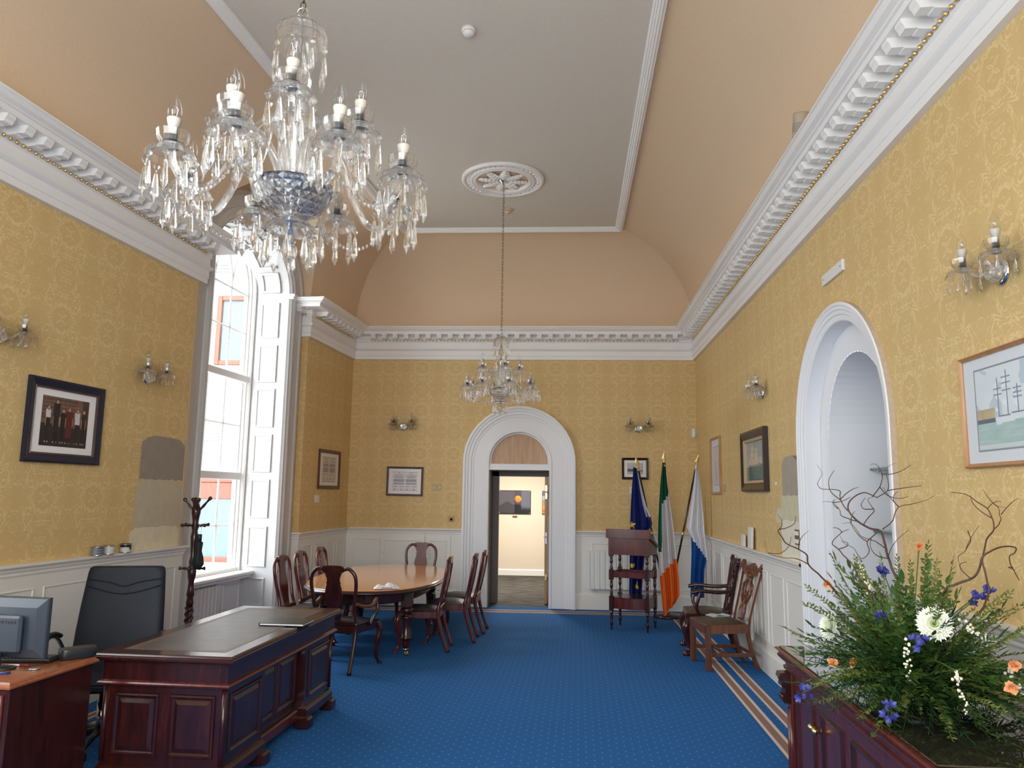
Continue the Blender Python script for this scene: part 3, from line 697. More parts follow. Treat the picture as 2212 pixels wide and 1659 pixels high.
def picture(label, M, w_, h, fw, fd, fmat, mount, pw, ph, fn, nx, ny, lip=None, dz=0.0, cat='picture', name='framed_picture', tilt=0.0):
    t = thing(name, label, cat, M @ RY(tilt))
    mb = MB(); rect_ring(mb, w_, h, [(0, -.001), (0, -fd), (fw*.25, -fd-.004), (fw*.7, -fd*.8), (fw, -fd*.62), (fw, -.006)]); mb.build('frame', fmat, t)
    if lip: mb = MB(); rect_ring(mb, w_-2*fw, h-2*fw, [(0, -fd*.62), (0.002, -fd*.75), (lip[0], -fd*.55), (lip[0], -.006)]); mb.build('inner_lip', lip[1], t)
    iw, ih = w_-2*fw, h-2*fw
    if mount: mb = MB(); mb.quad((-iw/2, -.007, -ih/2), (iw/2, -.007, -ih/2), (iw/2, -.007, ih/2), (-iw/2, -.007, ih/2)); mb.build('mount', mount, t)
    art_grid(pw, ph, nx, ny, fn, -.0085, T(0, 0, dz)).build('print', M_['print'], t)
    return t
def C(h): return lin(h)[:3]
def mixc(a, b, f): f = max(0, min(1, f)); return tuple(x*(1-f)+y*f for x, y in zip(a, b))
def nse(x, y, s=0): return noise.noise(Vector((x, y, s*7.3)))*.5+.5
# group photograph
def art_group(u, v):
    c = mixc(C('#5a4038'), C('#86685a'), nse(u*22, v*34, 1)) if v > .45 else mixc(C('#2f2625'), C('#3a2f2d'), nse(u*10, v*10, 2))
    if int(v*26) % 2 == 0 and v > .5 and u < .75: c = mixc(c, C('#4a332b'), .5)
    if u > .86: c = mixc(c, C('#2a2424'), .7)
    if v < .42: c = mixc(c, C('#26252b'), .5)
    ppl = [(.14, .80, .050, '#c9c4c0', '#22222a', .58), (.31, .93, .068, '#23242c', '#1d1d24', .30), (.45, .76, .058, '#22222a', '#1d1d24', .5), (.58, .80, .078, '#5c2226', '#24202a', .2), (.76, .80, .058, '#c8c5c4', '#24242a', .50), (.90, .79, .050, '#272833', '#1e1e26', .5)]
    for x, top, hw, shirt, leg, mid in ppl:
        hd = math.hypot((u-x)/.034, (v-(top-.03))/.052)
        if hd < 1: return C('#b98f7c') if hd < .75 else C('#38241f')
        if v < top-.07 and v > .10 and abs(u-x) < hw*(1 if v > .4 else .75):
            if abs(u-x) > hw*.86 and .3 < v < .6: return C('#a98373')
            return C(shirt) if v > mid-.02 else C(leg)
        if .06 < v < .1 and abs(abs(u-x)-hw*.5) < .012: return C('#9a8a84')
    return c
picture('large navy framed group photograph on the wallpaper above the paint tins', wallM(FL, (uL(5.254)+uL(6.056))/2, 2.20), .806, .628, .062, .03, flat('navy_black_frame', (0.010, 0.012, 0.030), .3), M_['mat'], .50, .375, art_group, 80, 60, lip=(.014, wood('brown_lip', '#3b2a26', '#5c463e', .4)))
def art_doc(u, v, cols=2, emb=True):
    bgc = C('#c6beb4')
    for k in range(cols):
        x0 = .06+k*.48; x1 = x0+.38
        if x0 < u < x1:
            w_ = (u-x0)/(x1-x0)
            if .86 < v < .94 and emb and abs(w_-.5) < .07: return C('#6f6a68')
            if .79 < v < .81 and .2 < w_ < .8: return C('#7f7870')
            if (.60 < v < .74 or .38 < v < .57): return C('#847c74') if int(v*70) % 2 else C('#9a928a')
            if .29 < v < .31 and w_ < .7: return C('#8f877f')
            if .10 < v < .16 and (w_ < .25 or w_ > .8): return C('#968e86')
    if u < .012 or u > .988 or v < .015 or v > .985: return C('#6f675f')
    return bgc
picture('brown framed two column document on the wall beside the window', wallM(FL, (uL(10.633)+uL(11.44))/2, 2.02), .81, .565, .05, .024, wood('bronze_brown_frame', '#321713', '#64402f', .35), flat('cream_mount', (.74, .68, .61), .7), .50, .36, art_doc, 60, 60)
def art_doc2(u, v):
    bgc = C('#d8d5d8')
    if u < .006 or u > .994 or v < .01 or v > .99: return C('#8f8c93')
    for k in range(2):
        x0 = .05+k*.49; w_ = (u-x0)/.42
        if 0 < w_ < 1:
            if .93 < v < .96 and abs(w_-.5) < .05: return C('#55525a')
            if .86 < v < .89 and .2 < w_ < .8: return C('#6f6c74')
            if .77 < v < .82: return C('#8c8990') if int(v*100) % 2 else bgc
            if .68 < v < .72 and .1 < w_ < .9: return C('#77747c')
            if (.46 < v < .62 or .34 < v < .42): return C('#8b8892') if int(v*80) % 2 else C('#a9a6ae')
            if .20 < v < .24 and (w_ < .35 or w_ > .6): return C('#98959c')
            if .03 < v < .08 and (.05 < w_ < .2 or .7 < w_ < .85): return C('#7f7c84')
    return bgc
picture('grey framed printed certificate on the back wall left of the doorway', wallM(FB, -2.343, 1.876), .575, .452, .032, .022, wood('grey_brown_frame', '#4a3a36', '#6d605e', .3), M_['mat'], .395, .29, art_doc2, 70, 60, tilt=.008)
def art_etch(u, v):
    c = C('#b9b6b3')
    if u < .015 or u > .985 or v > .975 or v < .02: return C('#6e6a68')
    h = .44+.07*nse(u*9, .3, 4)+(.2 if abs(u-.40) < .012 else 0)+(.24 if abs(u-.78) < .012 else 0)+(.12 if abs(u-.16) < .01 else 0)
    if .20 < v < h and u < .62: return mixc(C('#2d2a2a'), C('#6d6967'), nse(u*30, v*30, 5))
    if .27 < v < .33 and u > .58: return C('#4a4645')
    if .33 < v < .64 and abs(u-.79) < .012: return C('#5a5655')
    if v < .27 and nse(u*14, v*40, 6) > .62: return C('#918d8a')
    return c
picture('small black framed harbour etching behind the blue flag', wallM(FB, 1.224, 2.113), .405, .33, .036, .022, M_['darkwood'], M_['mat'], .235, .165, art_etch, 60, 44)
def art_pale(u, v):
    c = mixc(C('#bdbdc3'), C('#c8c7cc'), nse(u*4, v*4, 7))
    if u < .02 or u > .98 or v > .985 or v < .015: return C('#8f9098')
    d = u-(.42+.35*(.5-v))
    if .12 < v < .52 and abs(d) < .05+.05*(.52-v): return mixc(C('#6f7885'), C('#a4a9b2'), nse(u*12, v*8, 8))
    if .52 < v < .6 and abs(d) < .05: return C('#8d8a88')
    if v > .6 and abs(u-(.45+.1*math.sin(v*9))) < .012: return C('#a3a2a6')
    return c
picture('tall pale drawing in a thin oak frame on the right wall by the corner', wallM(FR, uR(10.30), 2.11), .66, .755, .03, .028, M_['oakframe'], flat('grey_white_mount', (.60, .59, .62), .7), .40, .52, art_pale, 40, 50)
def art_ship(u, v):
    sky = mixc(C('#7f8c90'), C('#9aa3a2'), nse(u*4, v*4, 9)+.3*(v-.6)); sea = mixc(C('#2c4a48'), C('#49706c'), nse(u*7, v*20, 10)+.3*v)
    c = sky if v > .36 else sea
    if .34 < v < .40 and u > .62: c = C('#5a6266')
    def inp(x0, x1, z0, z1, s=0): return z0 < v < z1 and x0+s*(v-z0) < u < x1-s*(v-z0)
    sail = lambda: mixc(C('#a8977f'), C('#d0c4ae'), nse(u*18, v*10, 11))
    for (x0, x1, z0, z1, s) in ((.24, .46, .58, .72, .15), (.27, .43, .73, .83, .2), (.31, .39, .84, .93, .2), (.46, .64, .56, .70, .15), (.48, .61, .71, .80, .2), (.22, .66, .42, .57, .05), (.67, .82, .44, .60, .30), (.14, .24, .40, .56, .1)):
        if inp(x0, x1, z0, z1, s): return sail()
    if .345 < v < .405+.06*(u-.2) and .15 < u < .75: return C('#231a16') if int(v*90) % 3 else C('#b9ab92')
    if abs(u-.345) < .006 and .4 < v < .96 or abs(u-.55) < .006 and .4 < v < .84: return C('#4a3a2e')
    return c
picture('oil painting of a sailing ship in a black and gilt frame on the right wall', wallM(FR, (uR(8.655)+uR(7.603))/2, 2.08), 1.03, .64, .085, .05, M_['darkwood'], None, .83, .44, art_ship, 84, 60, lip=(.03, flat('gilt_slip', (0.52, 0.37, 0.22), .45, .2)))
def art_water(u, v):
    c = mixc(C('#c9d2d8'), C('#d5dadb'), nse(u*4, v*4, 12))
    if nse(u*5+2, v*5, 13) > .60: c = mixc(c, C('#93aabc'), .5)
    if v < .32: c = mixc(C('#b3c6c2'), C('#93b0ac'), nse(u*6, v*26, 14)) if v > .05 else C('#c3cbcb')
    if .32 < v < .50 and u < .26: c = mixc(C('#c2b48c'), C('#a9927a'), nse(u*12, v*8, 15)) if v > .38 else C('#5d6a7c')
    hull = .33+.10*max(0, u-.30)
    if .28 < u < .72 and hull-.04 < v < hull+.04: c = C('#d2d9dd')
    if .28 < u < .72 and abs(v-(hull+.045)) < .008: c = C('#7b848f')
    for mx, top in ((.32, .86), (.44, .93), (.58, .74)):
        if abs(u-mx) < .005 and .4 < v < top: return C('#6f7a88')
        for f in (.55, .7, .84):
            if abs(v-(.4+(top-.4)*f)) < .007 and abs(u-mx) < .06: return C('#8791a0')
        if .45 < v < top-.05 and -.05 < u-mx < .0 and nse(u*20, v*10, 16) > .5: c = mixc(c, C('#dfe5e8'), .7)
    if u > .62 and .50 < v < .60 and nse(u*15, v*15, 17) > .5: c = C('#7a9a62')
    if u > .7 and .36 < v < .52: c = mixc(c, C('#98a0a8'), .5)
    return c
t = picture('large watercolour of a tall ship in a thin oak frame beside the right arch', wallM(FR, uR(3.842)+.41, 2.12), .82, .535, .02, .022, M_['oakframe'], flat('bluish_mount', (.60, .62, .65), .6), .58, .37, art_water, 80, 56)
mb = MB(); rect_ring(mb, .60, .39, [(0, -.0078), (.004, -.0082), (.008, -.0078)], T(0, 0, 0)); mb.build('mount_line', flat('mount_grey_line', (.22, .26, .28), .6), t)
def art_sun(u, v):
    c = mixc(C('#57505b'), C('#443d4d'), u)
    if u < .5: c = mixc(c, C('#5e5862'), .5)
    h = .34+.18*math.exp(-((u-.28)/.16)**2)+(.06 if .5 < u < .7 else 0)-(.05 if u > .74 else 0)
    if abs(u-.525) < .012 and v < .62: return C('#17141c')
    if abs(u-.8) < .012 and v < .38: return C('#17141c')
    if v < h-.0: c = mixc(C('#1b1820'), C('#46444a'), .7 if u < .5 else 0)
    d = math.hypot((u-.61)*1.4, v-.64)
    if d < .145 and abs(u-.525) > .012: c = mixc(C('#ff6a2a'), C('#ffae2c'), (v-.5)/.28)
    if u < .015 or u > .985 or v < .02 or v > .98: c = C('#15131a')
    return c
def acrylic(label, M, w_, h, fn, nx, ny):
    t = thing('wall_print', label, 'picture', M)
    mb = MB(); mb.bbox(-w_/2, w_/2, -.022, -.014, -h/2, h/2, .002); mb.build('backing', M_['black'], t)
    art_grid(w_-.01, h-.01, nx, ny, fn, -.0228).build('print', M_['print'], t)
    for sx in (-1, 1):
        for sz in (-1, 1): q = MB(); q.lathe([(.0, 0), (.014, 0), (.014, .03), (0, .032)], 8, T(sx*(w_/2-.025), 0, sz*(h/2-.025)) @ RX(PI/2)); q.build('standoff', M_['chrome'], t)
    return t
FC = frame(0, CY, 1, 0)
acrylic('dark sunset print with an orange sun seen through the open doorway', wallM(FC, -.87, 1.53), .70, .50, art_sun, 120, 86)
def art_town(u, v):
    if v > .78: return C('#4a4a55')
    if v > .6: return mixc(C('#7d8796'), C('#a0a6b0'), nse(u*9, v*9, 20))
    if v > .42: return mixc(C('#6b5330'), C('#b98a3c'), nse(u*20, v*20, 21))
    return mixc(C('#8f5a2c'), C('#d58a3a'), nse(u*12, v*12, 22))
acrylic('colourful print half hidden by the oak door edge in the corridor', wallM(FC, .07, 1.53), .70, .50, art_town, 40, 34)
t = MB(); t.bbox(-.05, .05, -.012, 0, -.018, .018, .003, wallM(FC, -.86, 1.225)); tag(t.build('caption_plaque', wood('plaque_brown', '#4a3226', '#6b4a34')), 'tiny brown caption plaque under the sunset print in the corridor', 'plaque')

# ------------------------------------------------------------------ switches, plates, detectors
def plate(name, label, cat, M, w_, h, mat, bits=()):
    t = thing(name, label, cat, M); mb = MB(); mb.bbox(-w_/2, w_/2, -.009, 0, -h/2, h/2, .003); mb.build('plate', mat, t)
    for nm, x, z, bw, bh, m in bits:
        q = MB(); q.bbox(x-bw/2, x+bw/2, -.016, -.009, z-bh/2, z+bh/2, .002); q.build(nm, m, t)
    return t
plate('blank_plate', 'white blank square plate under the two column document', 'wall plate', wallM(FL, uL(10.645), 1.60), .15, .10, M_['plastic'])
M_['cleargold'] = flat('wallpaper_toned_plate', (0.46, 0.32, 0.15), .25)
t = plate('socket_plate', 'clear gold tinted double plate with two white screws by the certificate', 'wall plate', wallM(FB, -1.84, 1.787), .15, .098, M_['cleargold'], [('screw', -.047, 0, .016, .016, M_['plastic']), ('screw', .047, 0, .016, .016, M_['plastic'])])
plate('light_switch', 'brass light switch with a white rocker left of the door arch', 'light switch', wallM(FB, -1.60, 1.302), .088, .088, flat('bronze_plate', (0.30, 0.16, 0.07), .35, .6), [('surround', 0, 0, .045, .045, M_['black']), ('rocker', 0, 0, .03, .032, M_['plastic'])])
plate('caption_tag', 'small white printed tag below the harbour etching', 'wall plate', wallM(FB, 1.174, 1.785), .075, .10, M_['plastic'], [('dial', .004, 0, .03, .07, M_['steel'])])
plate('brass_plaque', 'small dull gold caption plaque beside the tall pale drawing', 'plaque', wallM(FR, uR(9.81), 1.81), .13, .10, flat('dull_gold', (0.42, 0.31, 0.16), .5))
t = plate('switch_bank', 'brown switch plate with two rows of switches beside the arched niche', 'light switch', wallM(FR, uR(6.74), 1.367), .15, .13, flat('bronze_plate2', (0.26, 0.15, 0.07), .4, .5), [('switch', -.045+.03*i, z, .02, .036, M_['plastic']) for i in range(4) for z in (-.034, .034)])
mb = MB(); mb.lathe([(0, 0), (.016, 0), (.014, .012), (0, .014)], 10, wallM(FR, uR(7.36), 1.83) @ RX(PI/2)); tag(mb.build('wall_hook', M_['plastic']), 'tiny white wall knob beside the sailing ship painting', 'hook')
t = thing('wall_light_panel', 'long slim white plastic panel high on the wall above the arched niche', 'wall panel', wallM(FR, (uR(5.783)+uR(5.34))/2, 3.345))
mb = MB(); mb.bbox(-.222, .222, -.022, 0, -.041, .041, .004); mb.build('plate', M_['plastic'], t)
for x in (-.18, .18): q = MB(); q.lathe([(0, 0), (.007, 0), (.006, .003), (0, .004)], 8, T(x, -.022, 0) @ RX(PI/2)); q.build('screw', M_['steel'], t)
t = thing('motion_sensor', 'white motion sensor in the back right corner above the flags', 'sensor', FB @ T(XR-.035, -.03, 2.67) @ RZ(.6))
mb = MB(); mb.loft([[(x*s_, -.035*s_+.0, z) for x, s_ in ((0, 1),)] for z in ()] or [[(-.03, .03, z), (.03, .03, z), (.03*k, -.03*k, z), (-.03*k, -.03*k, z)] for z, k in ((-.065, .5), (-.05, .9), (-.01, 1.1), (.045, .9), (.065, .6))]); mb.build('body', M_['plastic'], t)
mb = MB(); mb.bbox(-.016, .016, -.038, -.028, -.05, -.012, .004); mb.build('lens', flat('sensor_lens', (.55, .56, .58), .3), t)
def detector(label, x, y, mat, sc_=1.0, dark=True):
    t = thing('smoke_detector', label, 'detector', T(x, y, ZT) @ S3(sc_, sc_, sc_), 'ceiling detectors')
    mb = MB(); mb.lathe([(0, 0), (.055, 0), (.056, -.022), (.050, -.03)], 20); mb.build('base', mat, t)
    mb = MB(); mb.lathe([(.046, -.028), (.048, -.034), (.046, -.045), (.030, -.062), (0, -.066)], 20); mb.build('sensor_head', mat, t)
    if dark: mb = MB(); mb.lathe([(.0475, -.031), (.0478, -.036)], 20); mb.build('vent_slot', M_['black'], t)
detector('white smoke detector on the flat ceiling nearest the camera', -.739, 5.802, M_['plastic'], 1.05)
detector('cream heat detector on the ceiling just beyond the plaster rose', -.654, 9.851, flat('cream_plastic', (.56, .44, .28), .5), .95)

# ------------------------------------------------------------------ ceiling rose
RC = (-.660, 8.862)
t = thing('ceiling_rose', 'round white plaster ceiling rose with acanthus leaves holding the far chandelier', 'ceiling rose', T(RC[0], RC[1], ZT))
mb = MB(); mb.lathe([(.505, 0), (.505, -.022), (.49, -.034), (.462, -.036), (.455, -.022), (.405, -.02), (.398, -.034), (.375, -.04), (.36, -.03), (.352, -.036), (.335, -.04), (.318, -.022), (.312, -.001)], 64, caps=False); mb.build('plaster_ring', M_['white'], t)
mb = MB(); mb.lathe([(.314, -.0025), (0, -.0025)], 48, caps=False); mb.build('recessed_disc', M_['cove'], t)
eg = MB()
for i in range(40): a = 2*PI*i/40; eg.sphere(.017, 7, 4, RZ(a) @ T(.431, 0, -.022) @ S3(1.1, .75, .9))
tag(eg.build('egg_border', M_['white'], t), kind='stuff')
lf = MB()
def leafpt(s_, w_):   # acanthus: s along, w across
    wid = .052*(math.sin(PI*min(1, s_*1.02)**.8)**.6+.15)*(1+.22*math.sin(s_*34)); x = .05+.255*s_
    return (x, w_*wid, -.006-.022*(1-abs(w_))**.7-.02*math.sin(PI*s_)-.03*max(0, s_-.75)-.006*math.sin(s_*34)*abs(w_))
rows = [[leafpt(i/26, -1+2*j/6) for j in range(7)] for i in range(27)]
m = 7; lf.add([p for r in rows for p in r], [(i*m+j, i*m+j+1, (i+1)*m+j+1, (i+1)*m+j) for i in range(26) for j in range(6)], None, True)
lf0 = lf.build('acanthus_leaf', M_['white'], t, RZ(.2))
for i in range(1, 8): link('acanthus_leaf', lf0.data, t, RZ(.2+2*PI*i/8))
mb = MB(); mb.lathe([(0, -.005), (.055, -.008), (.05, -.03), (.02, -.045), (.012, -.07), (0, -.07)], 16); mb.build('hook_plate', M_['chrome'], t)

# ------------------------------------------------------------------ crystal lights
def facet(prof, n=6): q = MB(); q.lathe(prof, n, None, False); return q
dq = facet([(0, 0), (.005, -.003), (.0115, -.013), (.005, -.023), (.0012, -.026), (.0012, -.033), (.0045, -.038), (.0078, -.058), (.0125, -.108), (.0080, -.121), (0, -.140)])
drop_me = dq.build('drop', M_['crystal']).data; bpy.data.objects.remove(bpy.data.objects['drop'])
dq = facet([(0, 0), (.0012, -.001), (.0012, -.020), (.003, -.026), (.0085, -.052), (.006, -.062), (0, -.070)])
sdrop_me = dq.build('drop', M_['crystal']).data; bpy.data.objects.remove(bpy.data.objects['drop'])
def scal(n, amp): return lambda k: 1+amp*math.cos(2*PI*k/32*n)
def part_me(name, mb, mat): o = mb.build(name, mat); me = o.data; bpy.data.objects.remove(o); return me
q = MB(); q.lathe([(.012, .0), (.026, .006), (.052, .0), (.070, -.014), (.080, -.036), (.0775, -.037), (.066, -.017), (.050, -.005), (.026, .000), (.012, -.006)], 32, None, False, scal(8, .04)); dish_me = part_me('dish', q, M_['crystal'])
q = MB(); q.lathe([(.012, .002), (.036, .010), (.049, .026), (.052, .050), (.0495, .050), (.046, .028), (.034, .014), (.010, .008)], 16, None, False); cup_me = part_me('cup', q, M_['crystal'])
q = MB(); q.lathe([(0, .004), (.0135, .004), (.0135, .066), (.018, .072), (.0225, .092), (.0225, .098), (0, .098)], 12); candle_me = part_me('candle_tube', q, M_['ivory'])
q = MB(); q.lathe([(.006, .096), (.0205, .104), (.0225, .124), (.0195, .146), (.011, .166), (.004, .178), (0, .183)], 14); bulb_me = part_me('bulb', q, M_['bulb'])
q = MB(); q.lathe([(0, -.004), (.012, -.008), (.019, -.006), (.019, -.001), (0, .0)], 12); collar_me = part_me('collar', q, M_['steel'])
q = MB(); q.tube([(-.005, 0, .10), (-.010, 0, .132), (.0, .004, .142), (.010, 0, .132), (.005, 0, .10)], .0016, 4); fil_me = part_me('filament', q, M_['chrome'])
def light_head(arm, M, ndrop, dm=None, dr=.076):
    for nm, me in (('dish', dish_me), ('cup', cup_me), ('candle_tube', candle_me), ('bulb', bulb_me), ('collar', collar_me), ('filament', fil_me)): link(nm, me, arm, M)
    for i in range(ndrop):
        a = 2*PI*(i+.5)/ndrop; link('drop', dm or drop_me, arm, M @ T(dr*math.cos(a), dr*math.sin(a), -.036) @ RZ(a))
def spline(P, n=6):
    P = [Vector(p) for p in P]; out = []
    for i in range(len(P)-1):
        a, b, c, d = P[max(i-1, 0)], P[i], P[i+1], P[min(i+2, len(P)-1)]
        for k in range(n):
            t = k/n; out.append(.5*((2*b)+(c-a)*t+(2*a-5*b+4*c-d)*t*t+(3*b-a-3*c+d)*t**3))
    return out+[P[-1]]
def rad_path(P): return spline([(r, 0, z) for r, z in P])
lowP = rad_path([(.045, .315), (.075, .40), (.125, .462), (.180, .425), (.225, .315), (.285, .225), (.350, .225), (.392, .275), (.400, .325)])
upP = rad_path([(.035, .40), (.055, .50), (.095, .545), (.140, .505), (.185, .478), (.216, .505), (.222, .545)])
q = MB(); q.tube(lowP, .0125, 6, None, False); low_me = part_me('arm', q, M_['crystal2'])
q = MB(); q.tube(upP, .0105, 6, None, False); up_me = part_me('arm', q, M_['crystal2'])
def chandelier(label, x, y, z0, az_low, az_up, k_=1.0):
    t = thing('chandelier', label, 'chandelier', T(x, y, z0) @ S3(k_, k_, k_), 'crystal chandeliers')
    top = (ZT-z0)/k_
    ch = MB(); zz = .97; i = 0
    while zz < top-.09:
        pts = [(.010*math.sin(2*PI*k/10), 0, zz+.019+.024*math.cos(2*PI*k/10)) for k in range(11)]
        ch.tube(pts, .0026, 5, RZ(PI/2*(i % 2)), True, False); zz += .0385; i += 1
    ch.tube([(0, 0, zz), (0, 0, top-.045)], .004, 6); ch.build('chain', flat('bronze_chain', (.16, .12, .08), .4, .8), t)
    mb = MB(); mb.tube([(0, 0, .12), (0, 0, .95)], .006, 8); pts = [(.022*math.sin(2*PI*k/12), 0, .963+.022*math.cos(2*PI*k/12)) for k in range(13)]; mb.tube(pts, .0035, 6, None, True, False); mb.build('rod', M_['chrome'], t)
    mb = MB(); mb.lathe([(.012, .935), (.045, .928), (.078, .902), (.094, .860), (.094, .825), (.090, .825), (.088, .858), (.073, .895), (.042, .92), (.012, .925)], 32, None, False, scal(8, .035)); cp = mb.build('canopy', M_['crystal'], t)
    for i in range(8): a = 2*PI*i/8; link('drop', drop_me, cp, T(.090*math.cos(a), .090*math.sin(a), .825) @ RZ(a))
    mb = MB(); mb.lathe([(.010, .86), (.016, .80), (.030, .74), (.046, .70), (.046, .675), (.020, .655), (.014, .64), (.018, .60), (.024, .585), (.018, .57), (.022, .50), (.030, .42), (.042, .345), (.034, .34), (.012, .345)], 10, None, False); mb.build('column', M_['crystal2'], t)
    mb = MB(); mb.lathe([(.04, .33), (.055, .37), (.06, .46), (.09, .525), (.104, .535), (.10, .538), (.052, .46), (.048, .37), (.034, .335)], 16, None, False); mb.build('trumpet', M_['crystal2'], t)
    mb = MB(); nb, mbz = 26, 6; vs, fs, ex = [], [], []
    for i in range(mbz+1):
        f = i/mbz; r0 = .02+.122*math.sin(f*PI/2)**.9; z0_ = .185+.112*(1-math.cos(f*PI/2))**.9
        for k in range(nb):
            a_ = .5*(i % 2); r1 = r0; vs.append((r1*math.cos(2*PI*(k+a_*0)/nb), r1*math.sin(2*PI*(k+a_*0)/nb), z0_))
    for i in range(mbz):
        for k in range(nb):
            q4 = (i*nb+k, i*nb+(k+1) % nb, (i+1)*nb+(k+1) % nb, (i+1)*nb+k); c4 = sum((Vector(vs[j]) for j in q4), Vector())/4
            o4 = Vector((c4.x, c4.y, -.06)).normalized()*.0055; ex.append(tuple(c4+o4)); ci = (mbz+1)*nb+len(ex)-1
            for j in range(4): fs.append((q4[j], q4[(j+1) % 4], ci))
    vs += ex
    mb.add(vs, fs); mb.lathe([(.142, .297), (.134, .297), (.120, .258), (.094, .226), (.056, .206), (.02, .200), (.02, .185)], 40, None, True); mb.build('bowl', M_['crystal'], t)
    mb = MB(); mb.lathe([(.0, .288), (.112, .288), (.112, .300), (.06, .318), (.0, .322)], 24); mb.build('arm_plate', M_['steel'], t)
    mb = MB(); mb.lathe([(.0, .176), (.02, .178), (.055, .172), (.084, .150), (.088, .138), (.082, .139), (.053, .164), (.02, .169), (0, .168)], 32, None, False, scal(8, .035)); bd_ = mb.build('lower_dish', M_['crystal'], t)
    for i in range(8): a = 2*PI*i/8+.2; link('drop', drop_me, bd_, T(.083*math.cos(a), .083*math.sin(a), .139) @ RZ(a))
    mb = MB(); mb.lathe([(.005, .15), (.010, .12), (.007, .10), (.026, .078), (.030, .058), (.020, .035), (.006, .022), (.005, .014), (.008, .006), (0, -.02)], 8, None, False); mb.build('finial', M_['crystal'], t)
    tips = []
    for k in range(8):
        a = az_low+2*PI*k/8; arm = link('arm', low_me, t, RZ(a)); light_head(arm, T(.40, 0, .330), 8); tips.append((.372*math.cos(a), .372*math.sin(a)))
    for k in range(4):
        a = az_up+2*PI*k/4; arm = link('arm', up_me, t, RZ(a)); light_head(arm, T(.222, 0, .550), 8)
    for k in range(8):
        a, b = tips[k], tips[(k+1) % 8]; sw = MB()
        for j in range(15):
            f = j/14; sw.lathe([(0, -.010), (.0052, -.004), (.0052, .004), (0, .010)], 5, T(a[0]+(b[0]-a[0])*f, a[1]+(b[1]-a[1])*f, .235-.26*f*(1-f)) , False)
        sw.build('bead_swag', M_['crystal'], t)
    return t
A1 = math.atan2(-2.85, 1.045)
chandelier('cut crystal chandelier with many drops hanging nearest the camera at upper left', -.975, 2.63, 2.500, A1+math.radians(19), A1+math.radians(-5), 1.05)
A2 = math.atan2(-8.83, .65)
chandelier('smaller looking cut crystal chandelier hanging from the plaster rose before the door arch', RC[0]+.012, RC[1], 2.625, A2+math.radians(13), A2+math.radians(12))
# wall lights: two glass arms each
scP = spline([(.0, -.02, -.03), (.02, -.055, -.045), (.045, -.10, -.03), (.075, -.115, .0), (.095, -.105, -.03), (.118, -.095, -.052), (.14, -.095, -.02), (.142, -.095, .015)])
def sconce(label, M):
    t = thing('wall_sconce', label, 'wall light', M, 'crystal wall lights')
    mb = MB(); mb.lathe([(0, .0), (.062, 0), (.064, .006), (.052, .014), (.02, .02), (0, .022)], 24, T(0, 0, -.035) @ RX(PI/2)); mb.build('backplate', M_['chrome'], t)
    mb = MB(); mb.lathe([(.012, .02), (.045, .022), (.05, .03), (.036, .06), (.014, .075), (0, .078)], 12, T(0, 0, -.035) @ RX(PI/2), False); mb.build('boss', M_['crystal'], t)
    for s in (-1, 1):
        q = MB(); q.tube([(s*p.x, p.y, p.z) for p in scP], .008, 6, None, False); arm = q.build('arm', M_['crystal2'], t)
        light_head(arm, T(s*.142, -.095, .018), 6, sdrop_me, .074)
        for i in range(3): a = 2*PI*(i+.2)/3; link('drop', sdrop_me, arm, T(s*.142+.03*math.cos(a), -.095+.03*math.sin(a), -.022))
    return t
s0 = sconce('crystal two arm wall light at the right edge above the watercolour', wallM(FR, uR(3.44), 2.755))
for lab, M in (('crystal two arm wall light above the sailing ship painting', wallM(FR, uR(7.77), 2.78)),
               ('crystal two arm wall light on the left wall above the grey paint sample', wallM(FL, uL(6.63), 2.74)),
               ('crystal two arm wall light cut by the left edge of the photo', wallM(FL, uL(4.93), 2.765)),
               ('crystal two arm wall light left of the door arch above the certificate', wallM(FB, -2.394, 2.765)),
               ('crystal two arm wall light right of the door arch above the flags', wallM(FB, 1.29, 2.765))):
    copy_tree(s0, M, lab)

# ------------------------------------------------------------------ heaters and small things on the ledges
def heater(label, M, wd, h, n):
    t = thing('electric_radiator', label, 'radiator', M, 'white electric radiators')
    p = (wd-.04)/n; q = MB(); q.bbox(.003, p-.003, -.085, -.03, 0, h, .012); me = part_me('fin', q, M_['plastic'])
    for i in range(n): link('fin', me, t, T(.02+p*i, 0, 0))
    q = MB(); q.bbox(0.02, wd-.02, -.075, -.04, .02, h-.02, .004); q.build('core', M_['white'], t)
    q = MB(); q.loft([[(-.012, -.08, z0), (.02, -.088, z0), (.02, -.028, z0), (-.012, -.035, z0)] for z0 in (.02, .04, h-.06, h-.005)]); q.build('end_cover', M_['plastic'], t)
    q = MB(); q.loft([[(wd-.02, -.088, z0), (wd+.01, -.08, z0), (wd+.01, -.035, z0), (wd-.02, -.028, z0)] for z0 in (.02, .04, h-.06, h-.005)]); q.build('end_cover', M_['plastic'], t)
    for x in (.06, wd-.10): q = MB(); q.bbox(x, x+.04, -.06, -.005, -.03, .03, .003); q.build('bracket', M_['steel'], t)
    return t
heater('white electric radiator on the back wall behind the wooden lectern', FB @ T(.50, -.022, .30), 1.12, .575, 13)
heater('white electric radiator under the tall arched window', FL @ T(uL(7.86), .55, .14), 1.18, .455, 14)
